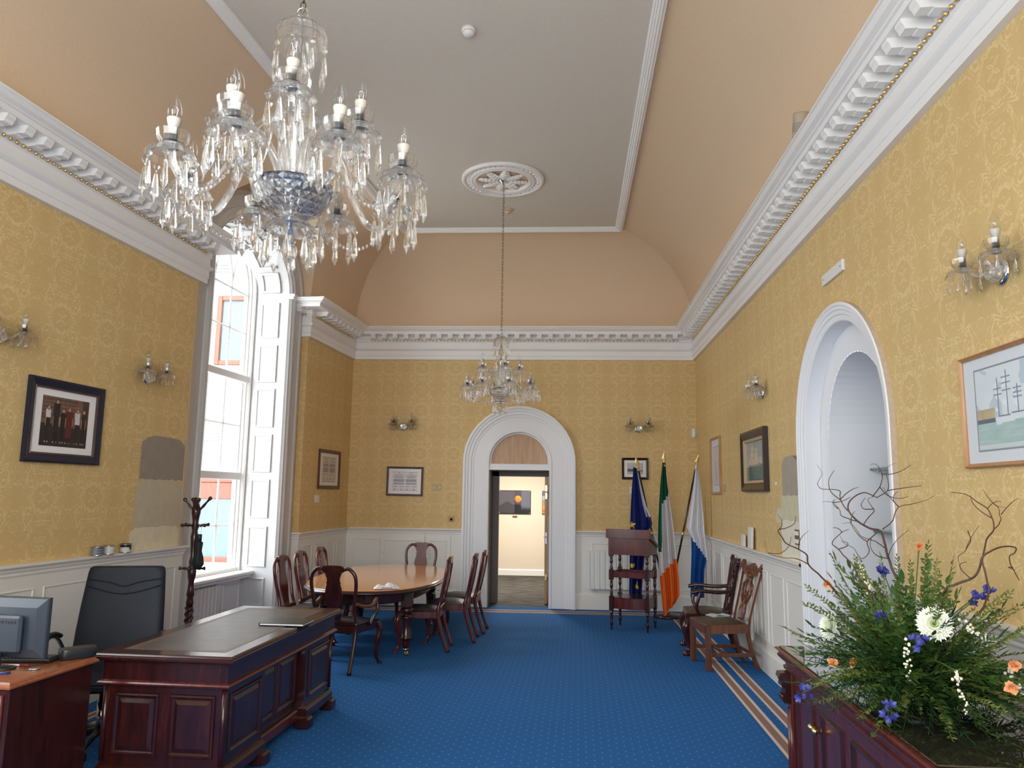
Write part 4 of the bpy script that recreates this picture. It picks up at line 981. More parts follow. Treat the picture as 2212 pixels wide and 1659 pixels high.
def tin(label, Y, lid, cols):
    t = thing('paint_tin', label, 'paint tin', FL @ T(uL(Y), -.044, 1.1615), 'paint tins on the left dado rail')
    mb = MB(); mb.lathe([(0, 0), (.043, 0), (.044, .003), (.043, .006), (.043, .066), (.044, .069), (.044, .072), (0, .072)], 20); mb.build('can', M_['steel'], t)
    lb = MB(); N = 24
    for k in range(N):
        a0, a1 = 2*PI*k/N, 2*PI*(k+1)/N
        for j in range(6):
            z0, z1 = .007+.0097*j, .007+.0097*(j+1); r = .0436
            lb.add([(r*math.cos(a0), r*math.sin(a0), z0), (r*math.cos(a1), r*math.sin(a1), z0), (r*math.cos(a1), r*math.sin(a1), z1), (r*math.cos(a0), r*math.sin(a0), z1)], [(0, 1, 2, 3)], None, True, None, [cols(k, j)])
    lb.build('label', M_['print'], t)
    mb = MB(); mb.lathe([(.041, .070), (.041, .075), (.036, .074), (.034, .071), (0, .071)], 20); mb.build('lid', lid, t)
wht, blk, gry, nav = C('#c2bfbc'), C('#141416'), C('#7d8088'), C('#3c4660')
tin('steel paint tin with dark lined label, left of the two together on the rail', 6.11, M_['steel'], lambda k, j: (nav if j % 2 else gry) if 13 < k < 22 else gry)
tin('white labelled paint tin, right of the two together on the dado rail', 6.245, M_['steel'], lambda k, j: blk if (k in (19, 20) and j in (1, 2, 5)) else wht)
tin('black and white labelled paint tin alone nearest the window', 6.465, M_['black'], lambda k, j: blk if (j >= 4 and k < 18) or (k in (17, 18) and j > 1) else (gry if k > 20 else wht))
for lab, Y, w_, h, tl in (('short white card leaning on the right dado rail', 8.70, .15, .13, .05), ('taller white slab leaning on the right dado rail', 8.33, .17, .225, .12)):
    mb = MB(); mb.bbox(-w_/2, w_/2, -.022, 0, 0, h, .004); o = tag(mb.build('leaning_card', M_['plastic'], None, FR @ T(uR(Y), -.012-.018*h/.225, 1.163) @ RX(-tl*.4)), lab, 'card', 'cards on the right dado rail')
# little beige spot lamp lying on the cornice
t = thing('uplighter', 'small beige cylindrical lamp resting on top of the right cornice', 'lamp', FR @ T(uR(5.37), -.262, 4.29) @ RY(.3))
mb = MB(); mb.lathe([(0, 0), (.055, .0), (.06, .01), (.06, .19), (.054, .20), (0, .19)], 18); mb.build('housing', flat('beige_metal', (.40, .33, .24), .5), t)
mb = MB(); mb.lathe([(.0605, .06), (.0612, .065), (.0612, .12), (.0605, .125)], 18); mb.build('band', flat('grey_band', (.28, .25, .21), .5), t)
# glass shelves in the niche, with a decanter
for lab, z in (('upper glass shelf in the arched niche', 1.93), ('lower glass shelf in the arched niche carrying a decanter', 1.45), ('lowest glass shelf in the arched niche behind the flowers', .97)):
    t = thing('glass_shelf', lab, 'shelf', FR @ T(NC, .42, z), 'glass shelves in the niche'); mb = MB(); mb.bbox(-.595, .595, 0, .295, -.010, .010, .003); mb.build('sheet', M_['glass'], t)
    for x in (-.585, .585): q = MB(); q.bbox(x-.008, x+.008, .05, .07, -.022, -.010, .002); q.build('shelf_pin', M_['chrome'], t)
t = thing('decanter', 'cut glass decanter standing on the niche shelf', 'decanter', FR @ T(uR(5.83), .52, 1.4605))
mb = MB(); mb.lathe([(0, 0), (.055, .0), (.065, .03), (.062, .09), (.03, .15), (.018, .175), (.018, .215), (.026, .225), (.02, .226), (.012, .215), (.012, .18), (.022, .15), (.052, .09), (.055, .03), (.0, .012)], 12, None, False); mb.build('bottle', M_['crystal'], t)
mb = MB(); mb.lathe([(0, .214), (.010, .216), (.012, .235), (.024, .255), (.016, .285), (0, .292)], 8, None, False); mb.build('stopper', M_['crystal'], t)
# ------------------------------------------------------------------ dining table
M_['fabric'] = None
def seat_fabric():
    k = NT('dark_diamond_seat_fabric'); tc = k.node('ShaderNodeTexCoord'); mp = k.node('ShaderNodeMapping'); mp.inputs['Scale'].default_value = (48, 48, 48); mp.inputs['Rotation'].default_value = (0, 0, PI/4)
    k.l(tc.outputs['Object'], mp.inputs['Vector']); ch = k.node('ShaderNodeTexChecker', i_Scale=1.0); ch.inputs[1].default_value = (.010, .010, .016, 1); ch.inputs[2].default_value = (.10, .10, .125, 1)
    k.l(mp.outputs[0], ch.inputs['Vector']); k.l(ch.outputs[0], k.b.inputs['Base Color']); k.b.inputs['Roughness'].default_value = .45; return k.m
M_['fabric'] = seat_fabric()
M_['seatleather'] = flat('brown_seat_leather', (0.052, 0.036, 0.026), .32, noise_amt=.3, noise_scale=25, bump=.1)
M_['gilt_line'] = flat('gilt_tooling', (.30, .20, .09), .5)
def sup(a, b, n, N=64): return [(a*abs(math.cos(2*PI*i/N))**(2/n)*(1 if math.cos(2*PI*i/N) >= 0 else -1), b*abs(math.sin(2*PI*i/N))**(2/n)*(1 if math.sin(2*PI*i/N) >= 0 else -1)) for i in range(N)]
TBL = T(-2.05, 9.18, 0) @ RZ(math.radians(1.5)); TZ = .722
t = thing('dining_table', 'long oval polished wooden dining table on turned legs with castors', 'table', TBL)
def lay(d, z): return [(x, y, z) for x, y in sup(.765-d, 1.475-d, 2.5)]
mb = MB(); mb.loft([lay(.045, TZ-.002), lay(.03, TZ)], None, True); 
mb = MB(); mb.loft([lay(.055, TZ-.05), lay(.012, TZ-.048), lay(.002, TZ-.038), lay(0, TZ-.030), lay(.006, TZ-.022), lay(.014, TZ-.020), lay(.016, TZ-.012), lay(.022, TZ-.006)], None, True, True); mb.build('moulded_edge', M_['mahog'], t)
mb = MB(); mb.loft([lay(.026, TZ-.012), lay(.024, TZ-.004), lay(.030, TZ)], None, True); mb.build('top', M_['tabletop'], t)
mb = MB(); mb.loft([lay(.20, TZ-.16), lay(.185, TZ-.15), lay(.18, TZ-.05), lay(.24, TZ-.05), lay(.24, TZ-.15), lay(.20, TZ-.16)], None, False); mb.build('apron', M_['mahog'], t)
lg = MB(); lg.bbox(-.058, .058, -.058, .058, .50, .665, .006); lg.lathe([(0, .075), (.030, .078), (.038, .10), (.046, .15), (.046, .165), (.058, .172), (.058, .19), (.050, .20), (.056, .38), (.058, .385), (.062, .395), (.058, .405), (.035, .415), (.033, .425), (.062, .445), (.072, .468), (.062, .49), (.048, .50), (0, .505)], 16)
leg_me = part_me('leg', lg, M_['mahog'])
cs = MB(); cs.lathe([(.0, .08), (.030, .08), (.026, .055), (.012, .05), (.010, .035), (0, .035)], 12); cs.lathe([(0, -.011), (.021, -.011), (.024, -.006), (.024, .006), (.021, .011), (0, .011)], 14, T(.008, 0, .024) @ RX(PI/2)); cs.box(-.004, .018, -.016, -.012, .015, .05); cs.box(-.004, .018, .012, .016, .015, .05)
cas_me = part_me('castor', cs, M_['brass'])
for sx in (-1, 1):
    for sy in (-1, 1): l = link('leg', leg_me, t, T(.46*sx, .93*sy, 0)); link('castor', cas_me, l, None)
# crumpled tissue packet
t = thing('tissue', 'crumpled white tissue on the dining table beside the near carver', 'tissue', T(-1.72, 7.94, TZ+.001) @ RZ(.3))
rnd = random.Random(5); mb = MB(); rows = []
for j in range(11):
    r = []
    for i in range(13):
        u_, v_ = i/12*2-1, j/10*2-1; e = max(0, 1-max(abs(u_), abs(v_))**3)
        r.append((u_*.13+rnd.uniform(-.006, .006), v_*.075+rnd.uniform(-.006, .006), .006+e*(.025+.05*noise.noise(Vector((u_*2.3, v_*2.3, 3)))+.03*abs(noise.noise(Vector((u_*5, v_*5, 9)))))))
    rows.append(r)
base = [[(p[0], p[1], 0.0) for p in r] for r in rows]
m = 13
def gridmesh(mb, rows, smooth=False):
    m = len(rows[0]); return mb.add([p for r in rows for p in r], [(i*m+j, i*m+j+1, (i+1)*m+j+1, (i+1)*m+j) for i in range(len(rows)-1) for j in range(m-1)], None, smooth)
gridmesh(mb, rows, False); mb.build('sheet', M_['paperwhite'], t)
mb = MB(); mb.bbox(-.06, .05, -.078, -.055, 0, .02, .004); mb.build('packet', flat('tissue_packet', (.38, .30, .31), .5), t)

# ------------------------------------------------------------------ splat back dining chairs; front is +y
def back_y(z): return -.205-.10*max(0, (z-.44)/.55)-.012*math.sin(max(0, (z-.44)/.55)*PI)
def ornament_board(mb, prof, th, yf):       # prof (z, half width): a shaped flat board following the back rake
    for s in (1,):
        rings = []
        for z, w_ in prof:
            y = yf(z); rings.append([(-w_, y-th/2, z), (w_, y-th/2, z), (w_, y+th/2, z), (-w_, y+th/2, z)])
        mb.loft(rings, None, True)
def qa_chair(name, label, group, arms=False, k=1.0):
    t = thing(name, label, 'chair', Matrix.Identity(4), group); wm = M_['mahog_red'] if not arms else M_['mahog']
    fw, bw, dp = (.265, .215, .24) if arms else (.25, .195, .22)
    for s in (-1, 1):
        q = MB(); q.tube(spline([(s*(fw-.02), dp-.03, .42), (s*(fw+.004), dp-.005, .36), (s*(fw+.008), dp, .31), (s*(fw-.012), dp-.02, .18), (s*(fw-.012), dp-.018, .07), (s*(fw+.004), dp+.004, .03), (s*(fw+.012), dp+.016, .012), (s*(fw+.012), dp+.016, .0)], 3), [.030]*3+[.034]*3+[.033]*3+[.024]*3+[.017]*3+[.019]*3+[.028]*3+[.026], 8); q.build('leg', wm, t)
        q = MB(); q.tube(spline([(s*(bw+.0), -.325, 0), (s*(bw+.0), -.265, .16), (s*bw, -.215, .34), (s*bw, -.205, .46)], 4), [.023, .021, .02, .019, .019, .019, .02, .021, .022, .022, .023, .023, .023], 8); q.build('leg', wm, t)
        q = MB(); P = [(s*bw, back_y(.44), .44), (s*(bw-.012), back_y(.56), .56), (s*(bw+.004), back_y(.70), .70), (s*(bw+.018), back_y(.82), .82), (s*(bw+.006), back_y(.91), .91), (s*(bw-.05), back_y(.965), .965), (s*(bw-.10), back_y(.965), .962), (s*.075, back_y(.94), .938)]
        q.tube(spline(P, 5), .0185, 8, None, True, True, 1.0); q.build('back_post', wm, t)
    q = MB(); ornament_board(q, [(.43, .055), (.50, .058), (.56, .066), (.63, .085), (.70, .092), (.77, .082), (.82, .068), (.835, .074), (.85, .066), (.88, .068), (.91, .080), (.93, .088)], .018, lambda z: back_y(z)-.002); q.build('splat', wm, t)
    q = MB(); ornament_board(q, [(.925, .085), (.94, .098), (.965, .112), (.982, .108), (.995, .088), (.998, .06)], .034, lambda z: back_y(z)-.008); q.build('crest', wm, t)
    q = MB(); o = [(-fw, dp, 0), (fw, dp, 0), (bw+.01, -.225, 0), (-bw-.01, -.225, 0)]
    q.loft([[(x, y, .355) for x, y, _ in o], [(x*1.01, y*1.01, .362) for x, y, _ in o], [(x*1.01, y*1.01, .425) for x, y, _ in o], [(x*.97, y*.97, .432) for x, y, _ in o]]); q.build('seat_rail', wm, t)
    q = MB(); rows = []
    for j in range(9):
        v_ = j/8; hw = (bw-.012)+(fw-bw)*v_; r = []
        for i in range(9):
            u_ = i/8*2-1; r.append((u_*hw, -.185+(dp+.17)*v_, .433+.034*(1-abs(u_)**4)*(1-abs(2*v_-1)**4)))
        rows.append(r)
    gridmesh(q, rows, True); q.build('seat', M_['fabric'], t)
    q = MB(); q.bbox(-bw, bw, -.235, -.19, .43, .475, .008); q.build('shoe', wm, t)
    if arms:
        for s in (-1, 1):
            q = MB(); q.tube(spline([(s*bw, back_y(.63), .640), (s*(bw+.055), -.14, .605), (s*(bw+.085), -.02, .608), (s*(bw+.08), .07, .650), (s*(bw+.07), .115, .642)], 5), .022, 8, None, True, True, .7); q.build('arm', M_['mahog_pale'], t)
            q = MB(); q.tube(spline([(s*(fw-.005), .03, .40), (s*(bw+.075), .055, .50), (s*(bw+.095), .09, .56), (s*(bw+.075), .09, .638)], 4), .018, 8); q.build('arm_support', wm, t)
    t.matrix_world = S3(k, k, k); return t
side = qa_chair('dining_chair', '', 'side chairs round the oval table')
seats = [  # x, y, facing angle (front is +y), label
    (-1.475, 8.66, PI/2+.02, 'dining chair on the doorway side of the table, nearest the camera of three'),
    (-1.245, 9.24, PI/2+.0, 'dining chair on the doorway side of the table, middle of three'),
    (-1.185, 9.83, PI/2-.03, 'dining chair on the doorway side of the table, nearest the door arch of three'),
    (-2.72, 8.45, -PI/2-.05, 'dining chair on the window side of the table, nearest the camera of three'),
    (-2.73, 9.12, -PI/2, 'dining chair on the window side of the table, middle of three'),
    (-2.70, 9.85, -PI/2+.04, 'dining chair on the window side of the table, farthest from the camera'),
    (-1.90, 10.72, PI+.02, 'dining chair at the far head of the oval table facing the camera')]
for i, (x, y, a, lab) in enumerate(seats):
    o = side if i == 0 else copy_tree(side); o['label'] = lab; o.matrix_world = T(x, y, 0) @ RZ(a)
ac = qa_chair('carver_chair', 'splat back carver chair with arms at the near end of the oval table', None, True)
ac.matrix_world = T(-2.075, 7.69, 0) @ RZ(-.17)

# ------------------------------------------------------------------ carved chairs against the right wall; front is +y
def carved_chair(name, label, arms):
    t = thing(name, label, 'chair', Matrix.Identity(4)); wm = M_['mahog'] if arms else M_['mahog_pale']
    fw, bw, dp, sh = (.29, .235, .235, .44) if arms else (.265, .205, .225, .44)
    by = lambda z: -dp+.0-(.10 if arms else .15)*max(0, (z-.44)/.56)
    for s in (-1, 1):
        q = MB()
        if arms:
            q.tube(spline([(s*(fw-.03), dp-.04, sh-.06), (s*(fw+.0), dp-.01, .33), (s*(fw+.004), dp, .27), (s*(fw-.02), dp-.03, .13), (s*(fw-.02), dp-.025, .06), (s*(fw-.005), dp, .035), (s*(fw-.005), dp, .0)], 3), [.04]*3+[.046]*3+[.042]*3+[.026]*3+[.024]*3+[.04]*3+[.036], 8)
            for k in range(4): q.sphere(.017, 6, 4, T(s*(fw-.005)+.03*math.cos(k*PI/3), dp+.03*math.sin(k*PI/3), .02))
        else: q.bbox(s*(fw-.022)-.026, s*(fw-.022)+.026, dp-.052, dp, 0, sh-.01, .004)
        q.build('leg', wm, t)
        q = MB(); q.tube(spline([(s*(bw-.01), -dp-.10, 0), (s*(bw-.01), -dp-.04, .16), (s*bw, -dp+.0, .36), (s*bw, by(.5), .50)], 4), .024, 6, None, False); q.build('leg', wm, t)
        q = MB(); q.tube(spline([(s*bw, by(.44), .44), (s*(bw+.005), by(.62), .62), (s*(bw+.02), by(.8), .80), (s*(bw+.035), by(.95), .95)], 5), .021, 6, None, False); q.build('back_post', wm, t)
    # serpentine crest with ears
    q = MB(); n = 25; lo, hi = [], []
    for i in range(n):
        x = -1+2*i/(n-1); X_ = x*(bw+.065); c = .965+.022*math.cos(x*PI*2.0)+.035*max(0, abs(x)-.80)*5*.9; lo.append((X_, c-.042+.010*math.cos(x*PI*3))); hi.append((X_, c+.030+.006*math.cos(x*PI*7)))
    rings = [[(a[0], by(a[1])-.018, a[1]), (a[0], by(a[1])+.016, a[1]), (b[0], by(b[1])+.016, b[1]), (b[0], by(b[1])-.018, b[1])] for a, b in zip(lo, hi)]; q.loft(rings, None, True)
    for s in (-1, 1): q.sphere(.026, 8, 5, T(s*(bw+.06), by(1.0)+.004, 1.0) @ S3(1, .8, 1.1))
    for x in (-.08, 0, .08): q.sphere(.024, 8, 5, T(x, by(.975)+.016, .972) @ S3(1.4, .5, .8))
    q.build('crest', wm, t)
    # pierced, interlaced splat
    q = MB()
    def rib(pts, r=.014): q.tube(spline([(x, by(z)+.004, z) for x, z in pts], 5), r, 6, None, True, True, .75)
    for s in (-1, 1):
        rib([(s*.045, .46), (s*.058, .54), (s*.048, .62), (s*.10, .70), (s*.085, .80), (s*.05, .86), (s*.085, .94)], .017)
        rib([(s*.018, .46), (s*.024, .58), (s*.0, .66), (s*.045, .74), (s*.035, .84), (s*-.02, .90), (s*.03, .95)], .014)
        rib([(s*.10, .70), (s*.06, .66), (s*.02, .68), (s*.0, .74)], .011)
        rib([(s*.10, .82), (s*.125, .80), (s*.12, .75), (s*.10, .745)], .009)
    q.sphere(.03, 8, 5, T(0, by(.70)+.008, .70) @ S3(1.2, .5, 1.2)); q.sphere(.028, 8, 5, T(0, by(.86)+.008, .86) @ S3(1.3, .5, 1)); q.build('splat', wm, t)
    q = MB(); o = [(-fw, dp), (fw, dp), (bw+.02, -dp-.01), (-bw-.02, -dp-.01)]
    q.loft([[(x, y, sh-.085) for x, y in o], [(x, y, sh-.006) for x, y in o], [(x*.98, y*.98, sh) for x, y in o]]); q.build('seat_rail', wm, t)
    q = MB(); rows = []
    for j in range(9):
        v_ = j/8; hw = (bw-.0)+(fw-bw)*v_-.012; rows.append([((i/4-1)*hw, -dp+.01+(2*dp-.022)*v_, sh+.001+.035*(1-abs(i/4-1)**4)*(1-abs(2*v_-1)**4)) for i in range(9)])
    gridmesh(q, rows, True); q.build('seat', M_['seatleather'], t)
    if arms:
        for s in (-1, 1):
            q = MB(); q.tube(spline([(s*(bw+.015), by(.70), .69), (s*(bw+.05), -.12, .675), (s*(bw+.07), .06, .685), (s*(bw+.075), .17, .665)], 5), .021, 8); q.build('arm', wm, t)
            q = MB(); q.tube(spline([(s*(fw-.01), .06, .40), (s*(fw+.01), .12, .50), (s*(bw+.075), .10, .60), (s*(bw+.07), .08, .675)], 4), .019, 8); q.build('arm_support', wm, t)
    else:
        for s in (-1, 1): q = MB(); q.bbox(s*(bw+.02)-.012, s*(bw+.02)+.012, -dp-.03, dp-.03, .13, .165, .003, T(0, 0, 0)); q.build('stretcher', wm, t)
        q = MB(); q.bbox(-bw-.02, bw+.02, -.02, .01, .135, .16, .003); q.build('stretcher', wm, t)
        q = MB(); q.bbox(-bw, bw, -dp-.05, -dp-.025, .14, .17, .003); q.build('stretcher', wm, t)
    return t
cc = carved_chair('carved_chair', 'brown carved side chair with a papers on its leather seat, by the right wall', False); cc['label'] = 'brown carved side chair with a booklet on its leather seat by the right wall'
cc.matrix_world = T(1.685, 8.185, 0) @ RZ(PI/2+.13)
ca = carved_chair('carved_armchair', 'darker carved armchair with claw feet behind the chair that holds the booklet', True)
ca.matrix_world = T(1.69, 8.90, 0) @ RZ(PI/2-.11)
t = thing('booklet', 'open silvery booklet lying on the carved side chair seat', 'booklet', T(1.69, 8.26, .4785) @ RZ(.4))
q = MB(); rows = [[(-.11+.22*i/8, -.075+.15*j/4, .006+.012*math.sin(i/8*PI*1.3)**2) for i in range(9)] for j in range(5)]; gridmesh(q, rows, True); q.build('cover', flat('booklet_silver', (.55, .57, .60), .3), t)
q = MB(); q.box(-.10, .10, -.07, .07, 0.0, .005); q.build('pages', M_['paperwhite'], t)

# ------------------------------------------------------------------ wooden lectern with a sloping top
LM = T(1.02, 10.24, 0) @ RZ(math.radians(-21))
t = thing('lectern', 'reddish wooden lectern on turned legs with sloping top before the flags', 'lectern', LM)
hx, hy = .235, .195
pp = MB()
for z0, z1 in ((.245, .425), (.625, .755), (.92, 1.0)): pp.bbox(-.027, .027, -.027, .027, z0, z1, .003)
for z0, z1 in ((.42, .63), (.75, .925)):
    d = z1-z0; pp.lathe([(.022, z0), (.016, z0+d*.06), (.024, z0+d*.14), (.015, z0+d*.22), (.020, z0+d*.28), (.012, z0+d*.36), (.021, z0+d*.58), (.023, z0+d*.70), (.014, z0+d*.78), (.023, z0+d*.86), (.015, z0+d*.93), (.022, z1)], 10)
pp.lathe([(.0, 0), (.010, 0), (.014, .02), (.011, .04), (.020, .075), (.023, .10), (.013, .125), (.022, .15), (.013, .175), (.020, .20), (.024, .25)], 10)
post_me = part_me('leg', pp, M_['mahog'])
for sx in (-1, 1):
    for sy in (-1, 1): link('leg', post_me, t, T(sx*hx, sy*hy, 0))
q = MB(); q.loft([[(-hx-.03, -hy-.03, .945), (hx+.03, -hy-.03, .945), (hx+.03, hy+.03, .945), (-hx-.03, hy+.03, .945)], [(-hx-.03, -hy-.03, 1.165), (hx+.03, -hy-.03, 1.165), (hx+.03, hy+.03, 1.02), (-hx-.03, hy+.03, 1.02)]]); q.build('box', M_['mahog_red'], t)
q = MB(); q.loft([[(-hx-.05, -hy-.05, 1.168), (hx+.05, -hy-.05, 1.168), (hx+.05, hy+.075, 1.015), (-hx-.05, hy+.075, 1.015)], [(-hx-.05, -hy-.05, 1.192), (hx+.05, -hy-.05, 1.192), (hx+.05, hy+.075, 1.039), (-hx-.05, hy+.075, 1.039)]]); q.build('sloping_top', M_['mahog'], t)
q = MB(); q.bbox(-hx-.055, hx+.055, -hy-.06, -hy-.042, 1.155, 1.272, .003)
q.build('back_board', M_['mahog_red'], t)
for s in (-1, 1):
    q = MB(); x = s*(hx+.045); q.loft([[(x-.007, -hy-.05, 1.17), (x+.007, -hy-.05, 1.17), (x+.007, -hy-.05, 1.27), (x-.007, -hy-.05, 1.27)], [(x-.007, -hy+.05, 1.15), (x+.007, -hy+.05, 1.15), (x+.007, -hy+.05, 1.20), (x-.007, -hy+.05, 1.20)], [(x-.007, hy-.02, 1.05), (x+.007, hy-.02, 1.05), (x+.007, hy-.02, 1.075), (x-.007, hy-.02, 1.075)]]); q.build('side_board', M_['mahog_red'], t)
for a in (0, 1, 2, 3):
    q = MB()
    if a < 2: y = (-1, 1)[a]*hy; q.bbox(-hx+.02, hx-.02, y-.012, y+.012, .655, .73, .004)
    else: x = (-1, 1)[a-2]*hx; q.bbox(x-.012, x+.012, -hy+.02, hy-.02, .655, .73, .004)
    q.build('stretcher', M_['mahog_red'], t)
q = MB(); n = 13; out = []
def apr(y0): 
    q = MB(); rings = []
    for i in range(n):
        u_ = i/(n-1)*2-1; b_ = .06*(1-u_*u_)*(1 if y0 > 0 else -1)*.8; rings.append([(u_*(hx-.02), y0+b_-.009, .27), (u_*(hx-.02), y0+b_+.009, .27), (u_*(hx-.02), y0+b_+.009, .40), (u_*(hx-.02), y0+b_-.009, .40)])
    q.loft(rings); return q
apr(-hy).build('shelf_apron', M_['mahog_red'], t); apr(hy).build('shelf_apron', M_['mahog_red'], t)
for s in (-1, 1): q = MB(); q.bbox(s*hx-.009, s*hx+.009, -hy+.02, hy-.02, .27, .40, .003); q.build('shelf_apron', M_['mahog_red'], t)
q = MB(); pts = [(-hx, -hy)]+[((i/12*2-1)*hx, -hy-.05*(1-(i/12*2-1)**2)) for i in range(13)]+[((1-i/12*2)*hx, hy+.05*(1-(1-i/12*2)**2)) for i in range(13)]
q.loft([[(x, y, .395) for x, y in pts[1:]], [(x, y, .41) for x, y in pts[1:]]]); q.build('shelf', M_['mahog'], t)

# ------------------------------------------------------------------ flags in one round floor stand
SX, SY = 1.60, 11.26
t = thing('flag_stand', 'round dark wooden floor stand with brass sockets for three flags', 'flag stand', T(SX, SY, 0))
mb = MB(); mb.lathe([(0, 0), (.20, 0), (.205, .02), (.19, .04), (.12, .055), (.05, .06), (0, .06)], 28); mb.build('base', M_['mahog'], t)
mb = MB(); mb.lathe([(0, .05), (.045, .055), (.022, .09), (.02, .22), (.035, .25), (.03, .27), (0, .27)], 16); mb.build('column', M_['brass'], t)
def flag(name, label, tip, rows, colfn, pleat, yd=11.13, base=None):
    K = yd/11.13; tip = (tip[0]*K, tip[1]*K, 1.7+(tip[2]-1.7)*K); rows = [(a*K, 1.7+(z-1.7)*K, b*K, c) for a, z, b, c in rows]
    P0 = Vector(base); P1 = Vector(tip); d = (P1-P0).normalized(); L = (P1-P0).length
    t = thing(name, label, 'flag', T(*P0), 'flags in the floor stand'); Mi = T(-P0.x, -P0.y, -P0.z)
    q = MB(); q.tube([P0, P0+d*(L-.20)], .0135, 10, Mi); q.build('pole', M_['darkwood'], t)
    q = MB(); 
    for f in (.45,): q.tube([P0+d*(L*f-.05), P0+d*(L*f+.05)], .0165, 10, Mi)
    q.tube([P0+d*(L-.23), P0+d*(L-.19)], .017, 10, Mi); q.build('ferrule', M_['brass'], t)
    q = MB(); up = d; sd = Vector((1, 0, 0)); rings = []
    for f, wd in ((0, .008), (.12, .010), (.2, .012), (.28, .02), (.45, .034), (.62, .026), (.85, .008), (1, .001)):
        c = P0+d*(L-.20+.20*f); th = min(wd, .010); rings.append([tuple(c+sd*wd), tuple(c+Vector((0, th, 0))), tuple(c-sd*wd), tuple(c-Vector((0, th, 0)))])
    q.loft(rings, Mi); q.build('spearhead', M_['gold'], t)
    q = MB(); m = 40; R = []
    # refine the drape rows vertically
    rr = []
    for (a, b) in zip(rows, rows[1:]):
        for k in range(6): f = k/6; rr.append(tuple(a[i]*(1-f)+b[i]*f for i in range(len(a))))
    rr.append(rows[-1])
    for j, (x0, z, x1, tilt) in enumerate(rr):
        fj = j/(len(rr)-1); row = []
        for i in range(m+1):
            u_ = i/m; amp = pleat*(.35+.65*fj); x = x0+(x1-x0)*u_
            y = yd+amp*math.sin(u_*PI*5+fj*1.5)+.4*amp*math.sin(u_*PI*11+2+fj*3)
            row.append((x, y, z+tilt*(u_-.5)+.010*math.sin(u_*9+fj*4)*fj))
        R.append(row)
    vs = [p for r in R for p in r]; fs, cs = [], []; w1 = m+1
    for j in range(len(R)-1):
        for i in range(m): fs.append((j*w1+i, j*w1+i+1, (j+1)*w1+i+1, (j+1)*w1+i)); p_ = R[j][i]; cs.append(colfn((i+.5)/m, (j+.5)/(len(R)-1), (p_[0]/K, p_[1], 1.7+(p_[2]-1.7)/K)))
    q.add(vs, fs, Mi, True, None, cs); q.build('cloth', M_['cloth'], t)
    return t
NV, GO = C('#14205e'), C('#d9b43c')
def star(p, cx, cz, r): dx, dz = p[0]-cx, p[2]-cz; a = math.atan2(dx, dz); return math.hypot(dx, dz) < r*(.55+.45*max(0, math.cos(5*a)))
def eu(u, v, p):
    if v < .40 and u > .80-.1*v and p[2] > 1.42: return C('#b9bccb')
    for cx, cz in ((1.095, 1.30), (1.09, .735), (1.16, .46)):
        if star(p, cx, cz, .046): return GO
    return NV
flag('flag', 'dark blue flag with gold stars on a leaning pole behind the lectern', (1.155, 11.10, 2.27), [(1.128, 2.10, 1.178, -.02), (1.108, 1.84, 1.235, -.05), (1.086, 1.575, 1.300, -.02), (1.075, 1.38, 1.365, .06), (1.074, 1.25, 1.385, .10), (1.072, 1.18, 1.320, .05), (1.064, .86, 1.27, 0), (1.055, .54, 1.24, 0), (1.05, .26, 1.22, .02)], eu, .035, base=(SX-.02, SY-.03, .26))
def ir(u, v, p):
    g = 1.49+.05*0; x = p[0]; z = p[2]
    if z > 1.57+ (x-1.5)*1.5 or x < 1.513-.02*(1.2-z) and z > .95: return C('#0f4f3a')
    if z < .62+(x-1.5)*1.15: return C('#d9601f')
    return C('#c4bfc2')
flag('flag', 'green white and orange tricolour flag on the upright middle pole', (1.565, 11.12, 2.345), [(1.545, 2.18, 1.584, 0), (1.515, 1.91, 1.601, -.02), (1.492, 1.646, 1.632, .02), (1.475, 1.385, 1.666, .03), (1.465, 1.125, 1.695, .04), (1.472, .74, 1.727, .05), (1.494, .486, 1.75, .08), (1.516, .25, 1.75, .14), (1.533, .13, 1.70, .20)], ir, .035, yd=11.0, base=(SX-.0, SY-.09, .26))
def wf_(u, v, p):
    x, z = p[0], p[2]
    lim = 1.16-(x-1.92)*1.45
    return C('#d0d0d8') if z > lim else C('#15498f')
flag('flag', 'white over blue flag on the pole leaning towards the right corner', (2.06, 11.14, 2.30), [(2.020, 2.14, 2.046, 0), (1.968, 1.78, 2.082, -.03), (1.908, 1.456, 2.106, 0), (1.872, 1.235, 2.118, -.06), (1.935, 1.069, 2.135, -.10), (1.934, .876, 2.148, -.05), (1.923, .685, 2.105, 0), (1.913, .494, 2.095, 0), (1.909, .30, 2.095, 0)], wf_, .030, yd=10.72, base=(SX+.03, SY-.06, .26))

# ------------------------------------------------------------------ hat and coat stand, folded umbrella
CS = (-3.405, 7.15)
t = thing('coat_stand', 'turned dark wooden coat stand with pegs beside the arched window', 'coat stand', T(CS[0], CS[1], 0))
mb = MB(); mb.lathe([(0, .62), (.030, .62), (.034, .66), (.026, .70), (.036, .73), (.028, .78), (.024, .84), (.036, .90), (.040, .94), (.026, .99), (.034, 1.03), (.022, 1.08), (.030, 1.20), (.034, 1.26), (.024, 1.32), (.034, 1.35), (.026, 1.40), (.032, 1.44), (.042, 1.49), (.038, 1.53), (.022, 1.57), (.022, 1.58), (.034, 1.60), (.034, 1.62), (.020, 1.63), (0, 1.632)], 14); mb.build('upper_post', M_['mahog'], t)
mb = MB(); rings = []
for i in range(60):
    z = .16+.46*i/59; a0 = i*.28; rings.append([((.034+.008*math.cos(3*(2*PI*k/18)))*math.cos(2*PI*k/18+a0), (.034+.008*math.cos(3*(2*PI*k/18)))*math.sin(2*PI*k/18+a0), z) for k in range(18)])
